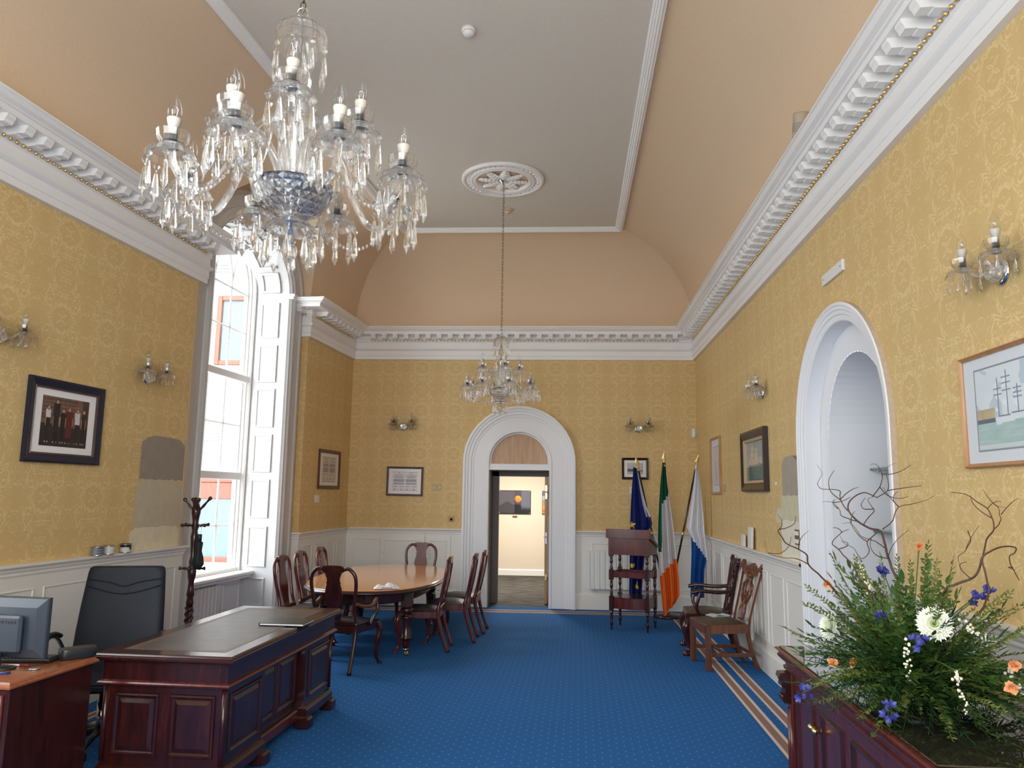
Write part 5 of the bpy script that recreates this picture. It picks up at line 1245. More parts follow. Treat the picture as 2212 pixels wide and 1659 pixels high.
mb.loft(rings, None, True, True); mb.build('twisted_post', M_['mahog'], t)
def pegm(L): return [(0, 0), (.011, 0), (.009, L*.25), (.014, L*.45), (.009, L*.65), (.011, L*.8), (.019, L*.92), (.015, L), (0, L+.004)]
for a, z, el, L in ((.15, 1.47, .9, .19), (2.35, 1.47, .9, .17), (3.3, 1.47, .9, .17), (5.2, 1.47, .9, .17), (-.5, 1.365, .05, .13), (1.07, 1.365, .05, .13), (2.64, 1.365, .05, .13), (4.21, 1.365, .05, .13), (.1, .965, .05, .10), (2.2, .965, .05, .10), (3.3, .965, .05, .10), (4.9, .965, .05, .10)):
    q = MB(); q.lathe(pegm(L), 8, T(0, 0, z) @ RZ(a) @ RY(PI/2-el) @ T(0, 0, .02)); q.build('peg', M_['mahog'], t)
for k in range(4): q = MB(); q.tube(spline([(.02, 0, .20), (.10, 0, .16), (.19, 0, .05), (.24, 0, .012), (.27, 0, .015)], 4), .018, 8, RZ(k*PI/2+.6)); q.build('foot', M_['mahog'], t)
t = thing('umbrella', 'small folded black umbrella hanging from a peg of the coat stand', 'umbrella', T(CS[0]+.075, CS[1]-.05, 1.375))
mb = MB(); mb.tube(spline([(-.012, 0, -.012), (.0, 0, .006), (.012, 0, -.01), (.006, 0, -.09)], 5), .0018, 5); mb.build('strap', M_['paperwhite'], t)
mb = MB(); mb.lathe([(0, -.15), (.020, -.148), (.020, -.09), (.014, -.085), (0, -.085)], 12); mb.build('handle', M_['black'], t)
mb = MB(); mb.lathe([(0, -.40), (.03, -.398), (.052, -.36), (.044, -.30), (.026, -.24), (.030, -.20), (.034, -.165), (.018, -.15), (0, -.15)], 20, None, True, lambda k: 1+.12*math.cos(2*PI*k/20*5)); mb.build('canopy', flat('black_umbrella_cloth', (.012, .013, .016), .7), t)

# ------------------------------------------------------------------ partners' desk with panelled pedestals
DM = T(-2.195, 5.37, 0) @ RZ(math.radians(-2.6))
t = thing('pedestal_desk', 'large dark mahogany pedestal desk with a leather inset top in the foreground', 'desk', DM)
hx, hy, DZ = .425, .965, .762
mb = MB(); mb.loft([[(sx*(hx-d), sy*(hy-d), z) for sx, sy in ((-1, -1), (1, -1), (1, 1), (-1, 1))] for d, z in ((.018, DZ-.045), (.004, DZ-.040), (0, DZ-.032), (0, DZ-.022), (.008, DZ-.018), (.008, DZ-.012), (.014, DZ-.004), (.020, DZ))]); mb.build('top', M_['mahog'], t)
mb = MB(); mb.bbox(-hx+.11, hx-.11, -hy+.13, hy-.13, DZ-.004, DZ+.0012, .0004); mb.build('leather_inset', flat('worn_brown_leather', (.070, .050, .047), .38, spec=.6, noise_amt=.35, noise_scale=9), t)
mb = MB()
for d in (.125, .14): rect_ring(mb, 2*(hx-d), 2*(hy-d-.02), [(0, 0), (.004, 0)], T(0, 0, DZ+.0018) @ RX(-PI/2))
mb.build('gilt_border', M_['gilt_line'], t)
bx, by_ = hx-.045, hy-.045
mb = MB(); mb.bbox(-bx, bx, -by_, by_, DZ-.165, DZ-.04, .003); mb.build('frieze', M_['mahog'], t)
mb = MB()
mb.loft([[(sx*(bx+d), sy*(by_+d), z) for sx, sy in ((-1, -1), (1, -1), (1, 1), (-1, 1))] for d, z in ((.004, DZ-.182), (.016, DZ-.178), (.020, DZ-.168), (.014, DZ-.160), (.002, DZ-.152))]); mb.build('waist_moulding', M_['mahog_red'], t)
def fielded(q, x0, x1, z0, z1, M, fr=.055):   # raised and fielded panel on a face whose front is -y
    o = [(x0, z0), (x1, z0), (x1, z1), (x0, z1)]
    def ring(d, y): return [(x0+d, y, z0+d), (x1-d, y, z0+d), (x1-d, y, z1-d), (x0+d, y, z1-d)]
    q.loft([ring(0, -.0005), ring(.004, -.010), ring(.014, -.012), ring(.020, -.003), ring(.030, .001), ring(fr, -.009)], M, False)
    q.add(ring(fr, -.009), [(0, 1, 2, 3)], M)
PL = .10
for s in (-1, 1):   # two pedestals, near and far
    y0, y1 = (-by_+.02, -.36) if s < 0 else (.36, by_-.02)
    q = MB(); q.box(-bx+.02, bx-.02, y0, y1, PL, DZ-.17); ped = q.build('pedestal', M_['mahog'], t)
    q = MB(); q.loft([[(sx*(bx+d-.01), (y0-d+.01 if sy < 0 else y1+d-.01), z) for sx, sy in ((-1, -1), (1, -1), (1, 1), (-1, 1))] for d, z in ((.018, .075), (.018, .125), (.010, .135), (.004, .150), (-.012, .155))]); q.build('plinth', M_['mahog'], ped)
    for sx in (-1, 1):
        for yy in (y0+.02, y1-.02):
            q = MB(); x = sx*(bx-.02); q.bbox(x-.055, x+.055, yy-.055, yy+.055, 0, .078, .012); q.build('bracket_foot', M_['mahog'], ped)
    q = MB(); fielded(q, y0+.07, y1-.05, .20, DZ-.225, T(bx-.02, 0, 0) @ RZ(PI/2)); q.build('panel', M_['mahog'], ped)
    Mo = T(-bx+.02, 0, 0) @ RZ(-PI/2)
    for k in range(3):
        z0, z1 = .18+.135*k, .305+.135*k; q = MB(); q.bbox(-y1+.04, -y0-.04, -.016, .0, z0, z1, .004, Mo); dr = q.build('drawer', M_['mahog'], ped)
        q = MB(); c = -(y0+y1)/2; q.tube([(c-.05, -.016, (z0+z1)/2+.01), (c-.045, -.04, (z0+z1)/2-.006), (c+.045, -.04, (z0+z1)/2-.006), (c+.05, -.016, (z0+z1)/2+.01)], .004, 6, Mo); q.build('handle', M_['brass'], dr)
    if s < 0: yf = y0
    for k in range(2):
        w2 = (2*bx-.04-.16)/2; x0 = -bx+.02+.05+k*(w2+.06)
        q = MB(); Me = (T(0, y0, 0) if s < 0 else T(0, y1, 0) @ RZ(PI))
        fielded(q, x0, x0+w2, .19, DZ-.225, Me); q.build('panel', M_['mahog'], ped)
    for sx in (-1, 1): q = MB(); q.tube([(sx*(bx-.022), (y0 if s < 0 else y1), .16), (sx*(bx-.022), (y0 if s < 0 else y1), DZ-.19)], .016, 8); q.build('corner_post', M_['mahog'], ped)
q = MB(); q.box(bx-.10, bx-.085, -.37, .37, .09, DZ-.165); kn = q.build('modesty_panel', M_['mahog'], t)
for k in range(2): q = MB(); fielded(q, -.34+.345*k, -.015+.345*k, .19, DZ-.21, T(bx-.085, 0, 0) @ RZ(PI/2)); q.build('panel', M_['mahog'], kn)
q = MB(); q.bbox(bx-.085, bx-.055, -.37, .37, .06, .13, .006); q.build('plinth', M_['mahog_red'], kn)
t = thing('folder', 'thin black folder lying on the far end of the pedestal desk', 'folder', T(-1.905, 5.52, DZ+.004) @ RZ(-.03))
q = MB(); q.bbox(-.16, .16, -.115, .115, .014, .018, .001); q.bbox(-.16, .16, -.115, .115, 0, .004, .001); q.box(-.162, -.156, -.115, .115, .001, .017); q.build('cover', M_['black'], t)
q = MB(); q.box(-.155, .155, -.11, .11, .004, .014); q.build('pages', M_['paperwhite'], t)

# ------------------------------------------------------------------ high backed office chair
t = thing('office_chair', 'black leather high backed office chair behind the pedestal desk', 'chair', T(-3.03, 5.20, 0) @ RZ(PI+.25) @ S3(1.0, 1.0, .955))
lm = M_['leather']
def cushion(rows_z, hw, th, y_of, mat, name, par):
    rings = []
    for z, k in rows_z:
        y = y_of(z); w_ = hw*k; pts = []
        for i in range(24):
            a = 2*PI*i/24; cx, sx_ = math.cos(a), math.sin(a)
            pts.append((w_*(abs(cx)**.35)*(1 if cx >= 0 else -1), y+th*(abs(sx_)**.7)*(1 if sx_ >= 0 else -1)*(.9 if k < 1 else 1), z))
        rings.append(pts)
    q = MB(); q.loft(rings, None, True, True); return q.build(name, mat, par)
yo = lambda z: -.22-.17*(z-.45)
bk = cushion([(.46, .96), (.48, 1.06), (.60, 1.08), (.75, 1.06), (.90, 1.03), (1.05, .99), (1.15, .96), (1.185, .93), (1.195, .86)], .272, .046, yo, lm, 'backrest', t)
for pts in ([(-.25, 1.11), (-.10, 1.085), (0, 1.055), (.10, 1.085), (.25, 1.11)], [(-.25, 1.06), (0, 1.0), (.25, 1.06)]):
    q = MB(); q.tube(spline([(x, yo(z)+.047, z) for x, z in pts], 4), .005, 5); q.build('seam', lm, bk)
    q = MB(); q.tube(spline([(x, yo(z)-.047, z) for x, z in pts], 4), .005, 5); q.build('seam', lm, bk)
q = MB(); rows = [[(-.26+.52*i/8, -.21+.47*j/8, .47+.05*(1-abs(i/4-1)**4)*(1-abs(j/4-1)**4)) for i in range(9)] for j in range(9)]; gridmesh(q, rows, True); q.bbox(-.26, .26, -.21, .26, .41, .475, .02); q.build('seat', lm, t)
for s in (-1, 1):
    q = MB(); q.tube(spline([(s*.27, -.19, .44), (s*.33, -.16, .64), (s*.345, -.05, .735), (s*.345, .12, .735), (s*.33, .18, .62), (s*.27, .16, .44)], 5), .014, 8); q.build('arm', M_['chrome'], t)
    q = MB(); q.tube(spline([(s*.343, -.12, .73), (s*.347, -.04, .755), (s*.347, .08, .755), (s*.345, .15, .72)], 4), .026, 8, None, True, True, .7); q.build('arm_pad', lm, t)
q = MB(); q.lathe([(0, .08), (.03, .08), (.03, .30), (.02, .30), (.02, .42), (0, .42)], 12); q.build('gas_column', M_['chrome'], t)
for k in range(5):
    q = MB(); q.tube([(0, 0, .11), (.15, 0, .10), (.29, 0, .075)], [.026, .022, .016], 6, RZ(2*PI*k/5+.3)); q.lathe([(0, -.02), (.027, -.02), (.028, 0), (.027, .02), (0, .02)], 10, RZ(2*PI*k/5+.3) @ T(.30, 0, .028) @ RX(PI/2)); q.build('base_arm', M_['black'], t)

# ------------------------------------------------------------------ return desk with the computer
RM = T(-2.60, 4.03, 0) @ RZ(math.radians(-4.5))
t = thing('return_desk', 'brown veneered office desk at the left edge carrying the monitor', 'desk', RM)
mb = MB(); mb.loft([[(x, y, z) for x, y in ((-1.20-d*0, -.325+d), (-d, -.325+d), (-d, .325-d), (-1.20, .325-d))] for d, z in ((.012, .725), (0, .732), (0, .742), (.008, .746), (.010, .752), (.020, .76))]); mb.build('top', M_['deskveneer'], t)
mb = MB(); mb.bbox(-.045, -.02, -.30, .30, 0, .725, .003); mb.build('end_panel', M_['mahog'], t)
mb = MB(); mb.bbox(-1.18, -.045, .26, .28, .2, .725, .002); mb.build('back_panel', M_['mahog'], t)
mb = MB(); mb.box(-.50, -.05, -.285, .25, .06, .725); mb.build('drawer_unit', M_['mahog_red'], t)
for z0, z1 in ((.10, .38), (.40, .70)):
    q = MB(); q.bbox(-.49, -.075, -.305, -.285, z0, z1, .004); d = q.build('drawer', M_['mahog_red'], t)
    q = MB(); q.bbox(-.36, -.115, -.318, -.305, z0+.0, z0+.07 if z0 < .2 else z0+.035, .004); q.build('handle', M_['steel'], d)
q = MB(); q.tube([(-.055, -.302, .02), (-.055, -.302, .70)], .009, 8); q.build('edge_bead', M_['mahog_red'], t)
mb = MB(); mb.bbox(-1.18, -1.15, -.30, .30, 0, .725, .003); mb.build('end_panel', M_['mahog'], t)
RZT = .7605
t = thing('monitor', 'grey backed flat computer monitor at the left edge of the photo', 'monitor', T(-2.915, 4.02, RZT) @ RZ(-.10))
q = MB(); q.loft([[(-.265*k, y, z0) for z0 in (0,)] for k, y in ()] or [[(-.262+d, y, .055+d), (.262-d, y, .055+d), (.262-d, y, .365-d), (-.262+d, y, .365-d)] for d, y in ((.004, .012), (0, .016), (0, -.004), (.006, -.012), (.05, -.030))]); q.build('case', M_['grey'], t)
q = MB(); q.bbox(-.15, .15, -.062, -.028, .085, .275, .012); q.build('rear_housing', M_['grey'], t)
q = MB()
for k in range(14): q.bbox(-.125+.018*k, -.114+.018*k, -.0645, -.060, .236, .252, .001)
tag(q.build('vent_slots', M_['black'], t), kind='stuff')
q = MB(); q.quad((-.25, .0165, .067), (.25, .0165, .067), (.25, .0165, .353), (-.25, .0165, .353)); q.build('screen', flat('dark_screen', (.01, .012, .016), .1), t)
q = MB(); q.bbox(-.035, .035, -.05, -.028, .012, .10, .006); q.lathe([(0, 0), (.10, 0), (.10, .008), (.03, .014), (0, .014)], 24, T(0, -.02, 0) @ S3(1, .7, 1)); q.build('stand', M_['black'], t)
t = thing('keyboard', 'black computer keyboard lying beside the monitor', 'keyboard', T(-2.85, 4.20, RZT) @ RZ(.05))
q = MB(); q.bbox(-.21, .12, -.065, .065, .002, .020, .004); q.build('body', M_['black'], t)
km = MB(); km.bbox(-.0075, .0075, -.007, .007, 0, .006, .001); key_me = part_me('key', km, M_['black'])
for r in range(5):
    for c in range(17): link('key', key_me, t, T(-.198+.0186*c, -.045+.021*r, .0195))
t = thing('speaker', 'small black oval speaker on the corner of the office desk', 'speaker', T(-2.667, 4.29, RZT) @ RZ(.85))
q = MB(); q.loft([[(.095*math.copysign(abs(math.cos(a))**.6, math.cos(a))*k, .043*math.copysign(abs(math.sin(a))**.6, math.sin(a))*k, z) for a in [2*PI*i/24 for i in range(24)]] for z, k in ((0, .93), (.006, 1), (.052, 1), (.058, .96), (.060, .90))], None, True, True); q.build('body', M_['black'], t)
t = thing('mouse', 'black computer mouse in front of the monitor', 'mouse', T(-2.93, 3.86, RZT) @ RZ(.3))
q = MB(); q.sphere(1, 14, 7, S3(.034, .058, .034) @ T(0, 0, .0)); q.v = [(x, y, max(z, 0)) for x, y, z in q.v]; q.build('shell', M_['black'], t)
t = thing('key_fob', 'small grey oval key fob lying on the office desk top', 'key fob', T(-2.71, 4.0, RZT) @ RZ(.5))
q = MB(); q.lathe([(0, 0), (.02, 0), (.022, .004), (.018, .008), (0, .009)], 16, S3(1.3, .8, 1)); q.build('fob', M_['steel'], t)
q = MB(); q.tube(spline([(-.025, 0, .004), (-.05, .03, .003), (-.03, .08, .003), (.03, .10, .003)], 5), .0016, 5); q.build('cord', M_['black'], t)
for lab, x, y, a, col in (('blue capped pen leaning by the monitor', -2.83, 3.86, .5, '#1b2f78'), ('red pen lying in front of the keyboard', -2.86, 4.06, .1, '#7c2420')):
    t = thing('pen', lab, 'pen', T(x, y, RZT+.006) @ RZ(a), 'pens on the office desk'); q = MB(); q.tube([(-.07, 0, 0), (.03, 0, 0)], .0048, 8); q.build('barrel', M_['paperwhite'], t)
    q = MB(); q.tube([(.025, 0, 0), (.075, 0, 0)], .0056, 8); q.build('cap', flat('pen_'+col[1:], C(col), .3), t)

# ------------------------------------------------------------------ sideboard with a glass top
FX, SY0, SY1, SZ, SD = 1.215, 2.60, 4.44, .880, .72
SB = T(FX, SY0, 0) @ RZ(-math.radians(2.0)) @ RZ(-PI/2)     # local x runs towards the camera, front is -y
L = SY1-SY0
SB = T(FX+.06, SY1, 0) @ RZ(-PI/2-.032)
t = thing('sideboard', 'red mahogany sideboard with carved corbels and a glass top under the flowers', 'sideboard', SB)
mb = MB(); mb.loft([[(x0-d*0+ex, y, z) for ex, y in ((-d, -d), (L+d, -d), (L+d, SD), (-d, SD))] for d, z, x0 in ((.0, SZ-.115, 0), (.012, SZ-.108, 0), (.016, SZ-.092, 0), (.004, SZ-.084, 0), (.004, SZ-.072, 0), (.022, SZ-.062, 0), (.038, SZ-.045, 0), (.040, SZ-.034, 0), (.032, SZ-.030, 0), (.036, SZ-.018, 0), (.052, SZ-.008, 0), (.050, SZ-.004, 0), (.044, SZ, 0))]); mb.build('cornice_top', M_['mahog_red'], t)
mb = MB(); mb.bbox(-.03, L+.03, -.03, SD-.01, SZ+.0005, SZ+.0075, .002); gt = NT('smoked_glass_top'); gt.b.inputs['Base Color'].default_value = (.030, .026, .018, 1); gt.b.inputs['Roughness'].default_value = .03; gt.b.inputs['Coat Weight'].default_value = 1.0; gt.b.inputs['IOR'].default_value = 1.55
mb.build('glass_top', gt.m, t)
mb = MB(); mb.box(0.01, L-.01, .035, SD-.01, .09, SZ-.11); mb.build('carcase', M_['mahog_red'], t)
mb = MB(); mb.bbox(-.005, L+.005, .01, SD-.01, 0, .10, .008); mb.build('plinth', M_['mahog_red'], t)
for x in (0.04, L-.04):
    q = MB(); q.bbox(x-.045, x+.045, .0, .06, .10, SZ-.11, .004); q.tube([(x-.02, -.002, .12), (x-.02, -.002, SZ-.30)], .010, 6); q.tube([(x+.02, -.002, .12), (x+.02, -.002, SZ-.30)], .010, 6); pil = q.build('pilaster', M_['mahog_red'], t)
    q = MB(); q.poly([(.0, SZ-.115), (-.055, SZ-.118), (-.062, SZ-.14), (-.045, SZ-.16), (-.05, SZ-.185), (-.030, SZ-.20), (-.036, SZ-.235), (-.05, SZ-.25), (-.038, SZ-.272), (.0, SZ-.275)], -.038, .038, T(x, 0, 0) @ RZ(PI/2)); 
    for k in range(3): q.sphere(.016, 7, 4, T(x-.022+.022*k, -.04, SZ-.15)); q.sphere(.013, 7, 4, T(x-.02+.02*k, -.042, SZ-.24))
    q.build('carved_corbel', M_['mahog'], pil)
nd = 4; dw = (L-.20)/nd
for k in range(nd):
    x0 = .10+k*dw; x1 = x0+dw-.006
    q = MB(); q.bbox(x0, x1, .012, .034, .115, SZ-.13, .003); d = q.build('door', M_['mahog_red'], t)
    q = MB(); panel_ring(q, x0+.055, x1-.055, .18, SZ-.185, .03, .012, .012); q.build('door_moulding', M_['mahog'], d)
    q = MB(); kx = x1-.028 if k % 2 == 0 else x0+.028; q.lathe([(0, 0), (.008, 0), (.007, .014), (.018, .022), (.020, .032), (.012, .042), (0, .044)], 12, T(kx, .012, .60) @ RX(PI/2)); q.build('knob', M_['brass'], d)

# ------------------------------------------------------------------ flower arrangement in a low dish
AC = Vector((1.46, 3.33, SZ+.008))
FA = thing('flower_arrangement', 'large wild flower arrangement with twisted willow twigs on the sideboard', 'flower arrangement', T(*AC)); Ai = T(*(-AC))
mb = MB(); mb.lathe([(0, 0), (.13, 0), (.16, .03), (.165, .06), (.155, .06), (.15, .035), (0, .03)], 24); mb.build('low_dish', M_['black'], FA)
mb = MB(); mb.sphere(.12, 14, 8, T(0, 0, .085) @ S3(1.1, 1.1, .75)); mb.build('flower_foam', flat('green_foam', (.02, .05, .02), .9), FA)
def leafm(name, c0, c1, rough=.4):
    k = NT(name); oi = k.node('ShaderNodeObjectInfo'); tc = k.node('ShaderNodeTexCoord'); n = k.node('ShaderNodeTexNoise', i_Scale=14.0); k.l(tc.outputs['Object'], n.inputs['Vector'])
    f = k.math('ADD', k.math('MULTIPLY', oi.outputs['Random'], .6), k.math('MULTIPLY', n.outputs[0], .4)); k.l(k.mix(f, lin(c0), lin(c1)), k.b.inputs['Base Color']); k.b.inputs['Roughness'].default_value = rough
    k.b.inputs['Subsurface Weight'].default_value = 0.0; return k.m
M_['fern'] = leafm('fern_green', '#12290f', '#2f5226'); M_['leafy'] = leafm('leaf_green', '#213a17', '#52702f'); M_['fine'] = leafm('olive_green', '#3c4a1a', '#75803a', .5)
M_['twig'] = wood('willow_bark', '#2a1710', '#5a3624', .6); M_['petalw'] = flat('cream_white_petals', (.86, .87, .76), .6); M_['petalg'] = flat('greenish_heart', (.76, .82, .50), .6)
M_['petalo'] = flat('peach_orange_petals', (.72, .30, .12), .6); M_['petalb'] = flat('deep_blue_petals', (.045, .05, .26), .5); M_['buds'] = flat('cream_buds', (.74, .68, .54), .6)
rnd = random.Random(11)
def leaf(q, M, ln, wd, curl=.2):
    r = [(0, 0, 0), (wd*.5, ln*.3, -curl*ln*.05), (wd*.42, ln*.65, -curl*ln*.2), (0, ln, -curl*ln*.5), (-wd*.42, ln*.65, -curl*ln*.2), (-wd*.5, ln*.3, -curl*ln*.05), (0, ln*.33, wd*.12), (0, ln*.66, wd*.08-curl*ln*.2)]
    q.add(r, [(0, 1, 6), (1, 2, 7, 6), (2, 3, 7), (3, 4, 7), (4, 5, 6, 7), (5, 0, 6)], M, True)
def sprig(n, ln, lw, ll, bend, seed, fine=False):
    rr = random.Random(seed); q = MB(); pts = [(0, ln*f, ln*(bend*f*f*-1)) for f in [i/8 for i in range(9)]]
    q.tube(pts, [.0028*(1-.7*i/8) for i in range(9)], 4)
    for i in range(n):
        f = .12+.88*i/n; p = Vector((0, ln*f, -ln*bend*f*f)); s = -1 if i % 2 else 1
        k = (1-.6*f) if not fine else 1
        leaf(q, T(*p) @ RZ(s*rr.uniform(.6, 1.25)) @ RX(rr.uniform(-.5, .4)) @ RY(rr.uniform(-.8, .8)), ll*k*rr.uniform(.8, 1.2), lw*k, .4)
    leaf(q, T(0, ln, -ln*bend), ll*.8, lw*.8)
    return q
ferns = [part_me('fern_frond', sprig(44, .36, .010, .085, b_, 20+i), M_['fern']) for i, b_ in enumerate((.15, .45))]
leafs = [part_me('leafy_sprig', sprig(30, .36, .026, .054, b_, 30+i), M_['leafy']) for i, b_ in enumerate((.05, .35))]
fines = [part_me('fine_sprig', sprig(60, .40, .0075, .020, b_, 40+i, True), M_['fine']) for i, b_ in enumerate((-.05, .3))]
def fan(kind, n, name, el0, el1, s0, s1, az0=0, az1=2*PI):
    for i in range(n):
        az = az0+(az1-az0)*(i+rnd.random())/n; el = rnd.uniform(el0, el1); me = rnd.choice(kind)
        k = rnd.uniform(s0, s1); st = .92+.38*abs(math.sin(az))
        M = T(.05*math.cos(az), .08*math.sin(az), .09) @ RZ(az-PI/2) @ RX(el) @ RY(rnd.uniform(-.7, .7)) @ S3(k, k*st, k)
        link(name, me, FA, M)
fan(ferns, 110, 'fern_frond', -.02, 1.0, .5, 1.0); fan(leafs, 150, 'leafy_sprig', .05, 1.35, .45, 1.1); fan(fines, 80, 'fine_sprig', .0, 1.35, .6, 1.15)
fan(ferns[1:], 30, 'fern_frond', .0, .3, .6, 1.0); fan(fines, 14, 'fine_sprig', .95, 1.4, .9, 1.2)
fan(ferns[1:], 26, 'fern_frond', .05, .45, .7, 1.0, -2.9, -.3); fan(leafs[1:], 30, 'leafy_sprig', .0, .6, .7, 1.0, -3.0, -.2); fan(fines[1:], 20, 'fine_sprig', .1, .6, .8, 1.1, -2.8, -.2)
TW = [
(0.0075, [(1.416, 3.32, 1.374), (1.402, 3.363, 1.452), (1.407, 3.404, 1.518), (1.407, 3.443, 1.563), (1.378, 3.478, 1.573), (1.337, 3.509, 1.607), (1.316, 3.535, 1.646), (1.321, 3.554, 1.679), (1.356, 3.567, 1.712), (1.404, 3.574, 1.728), (1.44, 3.575, 1.713), (1.454, 3.569, 1.705)]),
(0.006, [(1.281, 3.471, 1.247), (1.231, 3.48, 1.283), (1.188, 3.484, 1.337), (1.151, 3.485, 1.375), (1.108, 3.481, 1.414), (1.1, 3.475, 1.454), (1.067, 3.468, 1.477), (1.014, 3.459, 1.501), (0.989, 3.451, 1.532), (0.976, 3.444, 1.56), (1.01, 3.439, 1.569), (1.042, 3.437, 1.589), (1.048, 3.439, 1.621)]),
(0.007, [(1.539, 3.222, 1.265), (1.536, 3.192, 1.333), (1.575, 3.167, 1.372), (1.622, 3.145, 1.397), (1.643, 3.129, 1.427), (1.655, 3.118, 1.477), (1.688, 3.113, 1.506), (1.738, 3.113, 1.524), (1.782, 3.117, 1.521), (1.785, 3.127, 1.499), (1.771, 3.14, 1.484), (1.791, 3.156, 1.441), (1.826, 3.175, 1.39)]),
(0.006, [(1.685, 3.232, 1.246), (1.736, 3.253, 1.308), (1.755, 3.277, 1.392), (1.752, 3.302, 1.463), (1.793, 3.327, 1.537), (1.834, 3.349, 1.582), (1.84, 3.368, 1.627), (1.832, 3.381, 1.665), (1.792, 3.388, 1.695), (1.749, 3.388, 1.725), (1.688, 3.38, 1.732)]),
(0.003, [(1.903, 3.475, 1.577), (1.917, 3.448, 1.602), (1.884, 3.376, 1.642), (1.818, 3.273, 1.674), (1.784, 3.161, 1.672)]),
(0.003, [(1.363, 3.308, 1.576), (1.392, 3.265, 1.616), (1.405, 3.237, 1.669), (1.456, 3.234, 1.681), (1.52, 3.262, 1.696), (1.589, 3.318, 1.716)]),
(0.003, [(1.174, 3.173, 1.652), (1.174, 3.247, 1.695), (1.201, 3.336, 1.734), (1.158, 3.434, 1.742), (1.185, 3.534, 1.776), (1.234, 3.627, 1.812), (1.242, 3.707, 1.857)]),
(0.003, [(1.313, 3.427, 1.601), (1.283, 3.536, 1.622), (1.292, 3.6, 1.653), (1.275, 3.617, 1.682), (1.22, 3.603, 1.684)]),
(0.003, [(1.369, 3.398, 1.709), (1.376, 3.343, 1.751), (1.368, 3.291, 1.804), (1.337, 3.264, 1.841), (1.314, 3.281, 1.843)]),
(0.005, [(1.259, 3.163, 1.289), (1.253, 3.179, 1.329), (1.225, 3.21, 1.368), (1.216, 3.256, 1.428), (1.181, 3.313, 1.49), (1.182, 3.377, 1.516), (1.247, 3.445, 1.553), (1.303, 3.51, 1.566)]),
(0.003, [(1.064, 3.344, 1.425), (1.059, 3.486, 1.436), (1.035, 3.597, 1.431), (0.988, 3.663, 1.446), (0.975, 3.684, 1.503)]),
(0.003, [(1.341, 3.462, 1.585), (1.363, 3.432, 1.626), (1.362, 3.379, 1.658), (1.316, 3.325, 1.697), (1.328, 3.297, 1.712)]),
(0.003, [(1.298, 3.204, 1.565), (1.255, 3.192, 1.529), (1.263, 3.2, 1.492), (1.244, 3.229, 1.46), (1.235, 3.278, 1.493), (1.223, 3.343, 1.511), (1.229, 3.419, 1.538)]),
(0.003, [(1.351, 3.253, 1.497), (1.362, 3.369, 1.52), (1.345, 3.479, 1.537), (1.331, 3.56, 1.589), (1.304, 3.597, 1.587)]),
(0.003, [(1.8, 3.479, 1.568), (1.813, 3.494, 1.528), (1.773, 3.467, 1.482), (1.713, 3.414, 1.454), (1.698, 3.36, 1.413)]),
(0.0025, [(1.338, 3.284, 1.705), (1.365, 3.238, 1.735), (1.362, 3.225, 1.78), (1.371, 3.257, 1.826), (1.443, 3.335, 1.853)]),

]
for r, pts in TW:
    P = [Vector(p)-AC for p in pts]; n = len(P); pp = spline(P, 5)
    q = MB(); q.tube([p+Vector((noise.noise(p*22)*.006, noise.noise(p*22+Vector((9, 0, 0)))*.006, 0)) for p in pp], [.78*r*(1-.72*i/(len(pp)-1)) for i in range(len(pp))], 6); q.build('willow_twig', M_['twig'], FA)
# short side shoots
for i in range(26):
    r, pts = TW[i % len(TW)]; k = 1+(i*5) % (len(pts)-2); p = Vector(pts[k])-AC; d = Vector((rnd.uniform(-1, 1), rnd.uniform(-.7, .7), rnd.uniform(-.1, 1))).normalized()
    e = Vector((rnd.uniform(-1, 1), rnd.uniform(-1, 1), rnd.uniform(-.2, 1))).normalized(); L_ = rnd.uniform(.05, .13)
    q = MB(); q.tube(spline([p, p+d*L_*.4, p+d*L_*.7+e*L_*.25, p+d*L_*.8+e*L_*.6], 4), [.0022-.0001*j for j in range(13)], 4); q.build('willow_shoot', M_['twig'], FA)
def head_dir(p):
    d = Vector((0, 0, 1.7))-Vector(p); d.z *= .4; return d.normalized()
def orient(p, d): return T(*p) @ d.to_track_quat('Z', 'Y').to_matrix().to_4x4()
def stem_to(p, col='leafy'):
    a = Vector((0, 0, .09)); b = Vector(p); q = MB(); q.tube(spline([a, a*.5+b*.5+Vector((0, 0, .05)), b], 4), .0026, 5); q.build('stem', M_[col], FA)
def dahlia(p, d, R):
    p = Vector(p)-AC; stem_to(p); M = orient(p, d)
    for lay_, (n, ln, el) in enumerate(((22, 1.0, -.05), (22, .97, .15), (21, .90, .36), (19, .82, .58), (16, .70, .82), (13, .56, 1.05), (9, .40, 1.28))):
        q = MB()
        for i in range(n): leaf(q, M @ RZ(2*PI*(i+.5*(lay_ % 2))/n) @ RX(el) @ T(0, R*.10, 0), R*ln*.9, R*.34, -.5)
        q.build('dahlia_petals', M_['petalw'] if lay_ < 5 else M_['petalg'], FA)
dahlia((1.414, 3.02, 1.241), Vector((-.38, -.85, .25)).normalized(), .066)
dahlia((1.178, 3.43, 1.159), Vector((-.95, -.2, .2)).normalized(), .060)
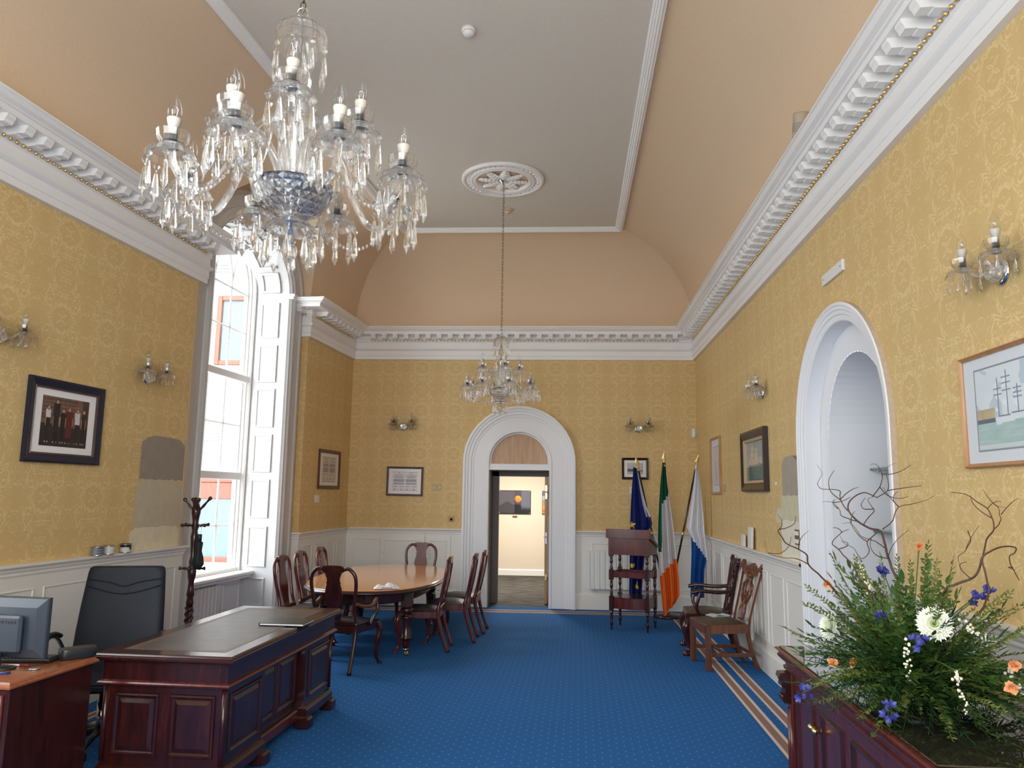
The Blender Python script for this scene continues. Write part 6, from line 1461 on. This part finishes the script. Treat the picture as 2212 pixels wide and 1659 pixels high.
def carnation(p, R=.026):
    p = Vector(p)-AC; stem_to(p); M = orient(p, head_dir(p+AC)); q = MB(); rr = random.Random(int(p.x*1000))
    for i in range(16): leaf(q, M @ RZ(rr.uniform(0, 6.3)) @ RX(rr.uniform(.2, 1.3)), R*rr.uniform(.8, 1.1), R*.9, rr.uniform(-.8, .6))
    q.lathe([(.003, -.03), (.008, -.02), (.009, -.004), (0, 0)], 6, M); q.build('carnation', M_['petalo'], FA)
for p in ((1.193, 3.5, 1.327), (1.118, 3.25, 1.047), (1.159, 3.15, 1.072), (1.572, 3.45, 1.5), (1.594, 2.85, 1.138), (1.553, 2.8, 1.072)): carnation(p)
def delph(p):
    p = Vector(p)-AC; stem_to(p); q = MB(); rr = random.Random(int(p.y*999))
    for i in range(7):
        M = orient(p+Vector((rr.uniform(-.025, .025), rr.uniform(-.02, .02), rr.uniform(-.025, .025))), Vector((rr.uniform(-1, 1), rr.uniform(-1, .1), rr.uniform(-.3, 1))).normalized())
        for k in range(5): leaf(q, M @ RZ(2*PI*k/5) @ RX(.5), .020, .014, -.2)
    q.build('delphinium', M_['petalb'], FA)
for p in ((1.249, 3.1, 1.256), (1.39, 3.4, 1.408), (1.711, 3.3, 1.305), (1.758, 3.3, 1.328), (1.328, 2.98, 1.185), (.994, 3.25, .93), (1.174, 2.9, .96)): delph(p)
def spray(p, d):
    p = Vector(p)-AC; stem_to(p); d = Vector(d).normalized(); q = MB(); rr = random.Random(int(p.z*999))
    for i in range(26):
        c = p+d*(i/25*.13)+Vector((rr.uniform(-1, 1), rr.uniform(-1, 1), rr.uniform(-1, 1)))*(.016*(1-.6*i/25)); q.sphere(.0065*(1-.5*i/25), 6, 4, T(*c))
    tag(q.build('white_flower_spray', M_['buds'], FA), kind='stuff')
spray((1.397, 3.2, 1.28), (0, -.1, -1)); spray((1.275, 2.95, 1.18), (0, -.1, -1)); spray((1.50, 3.0, 1.25), (.8, -.2, -.5)); spray((1.352, 2.76, 1.13), (.15, -.1, -1)); spray((1.34, 3.4, 1.30), (-.3, 0, 1)); spray((1.62, 2.95, 1.10), (.4, -.4, -.8))
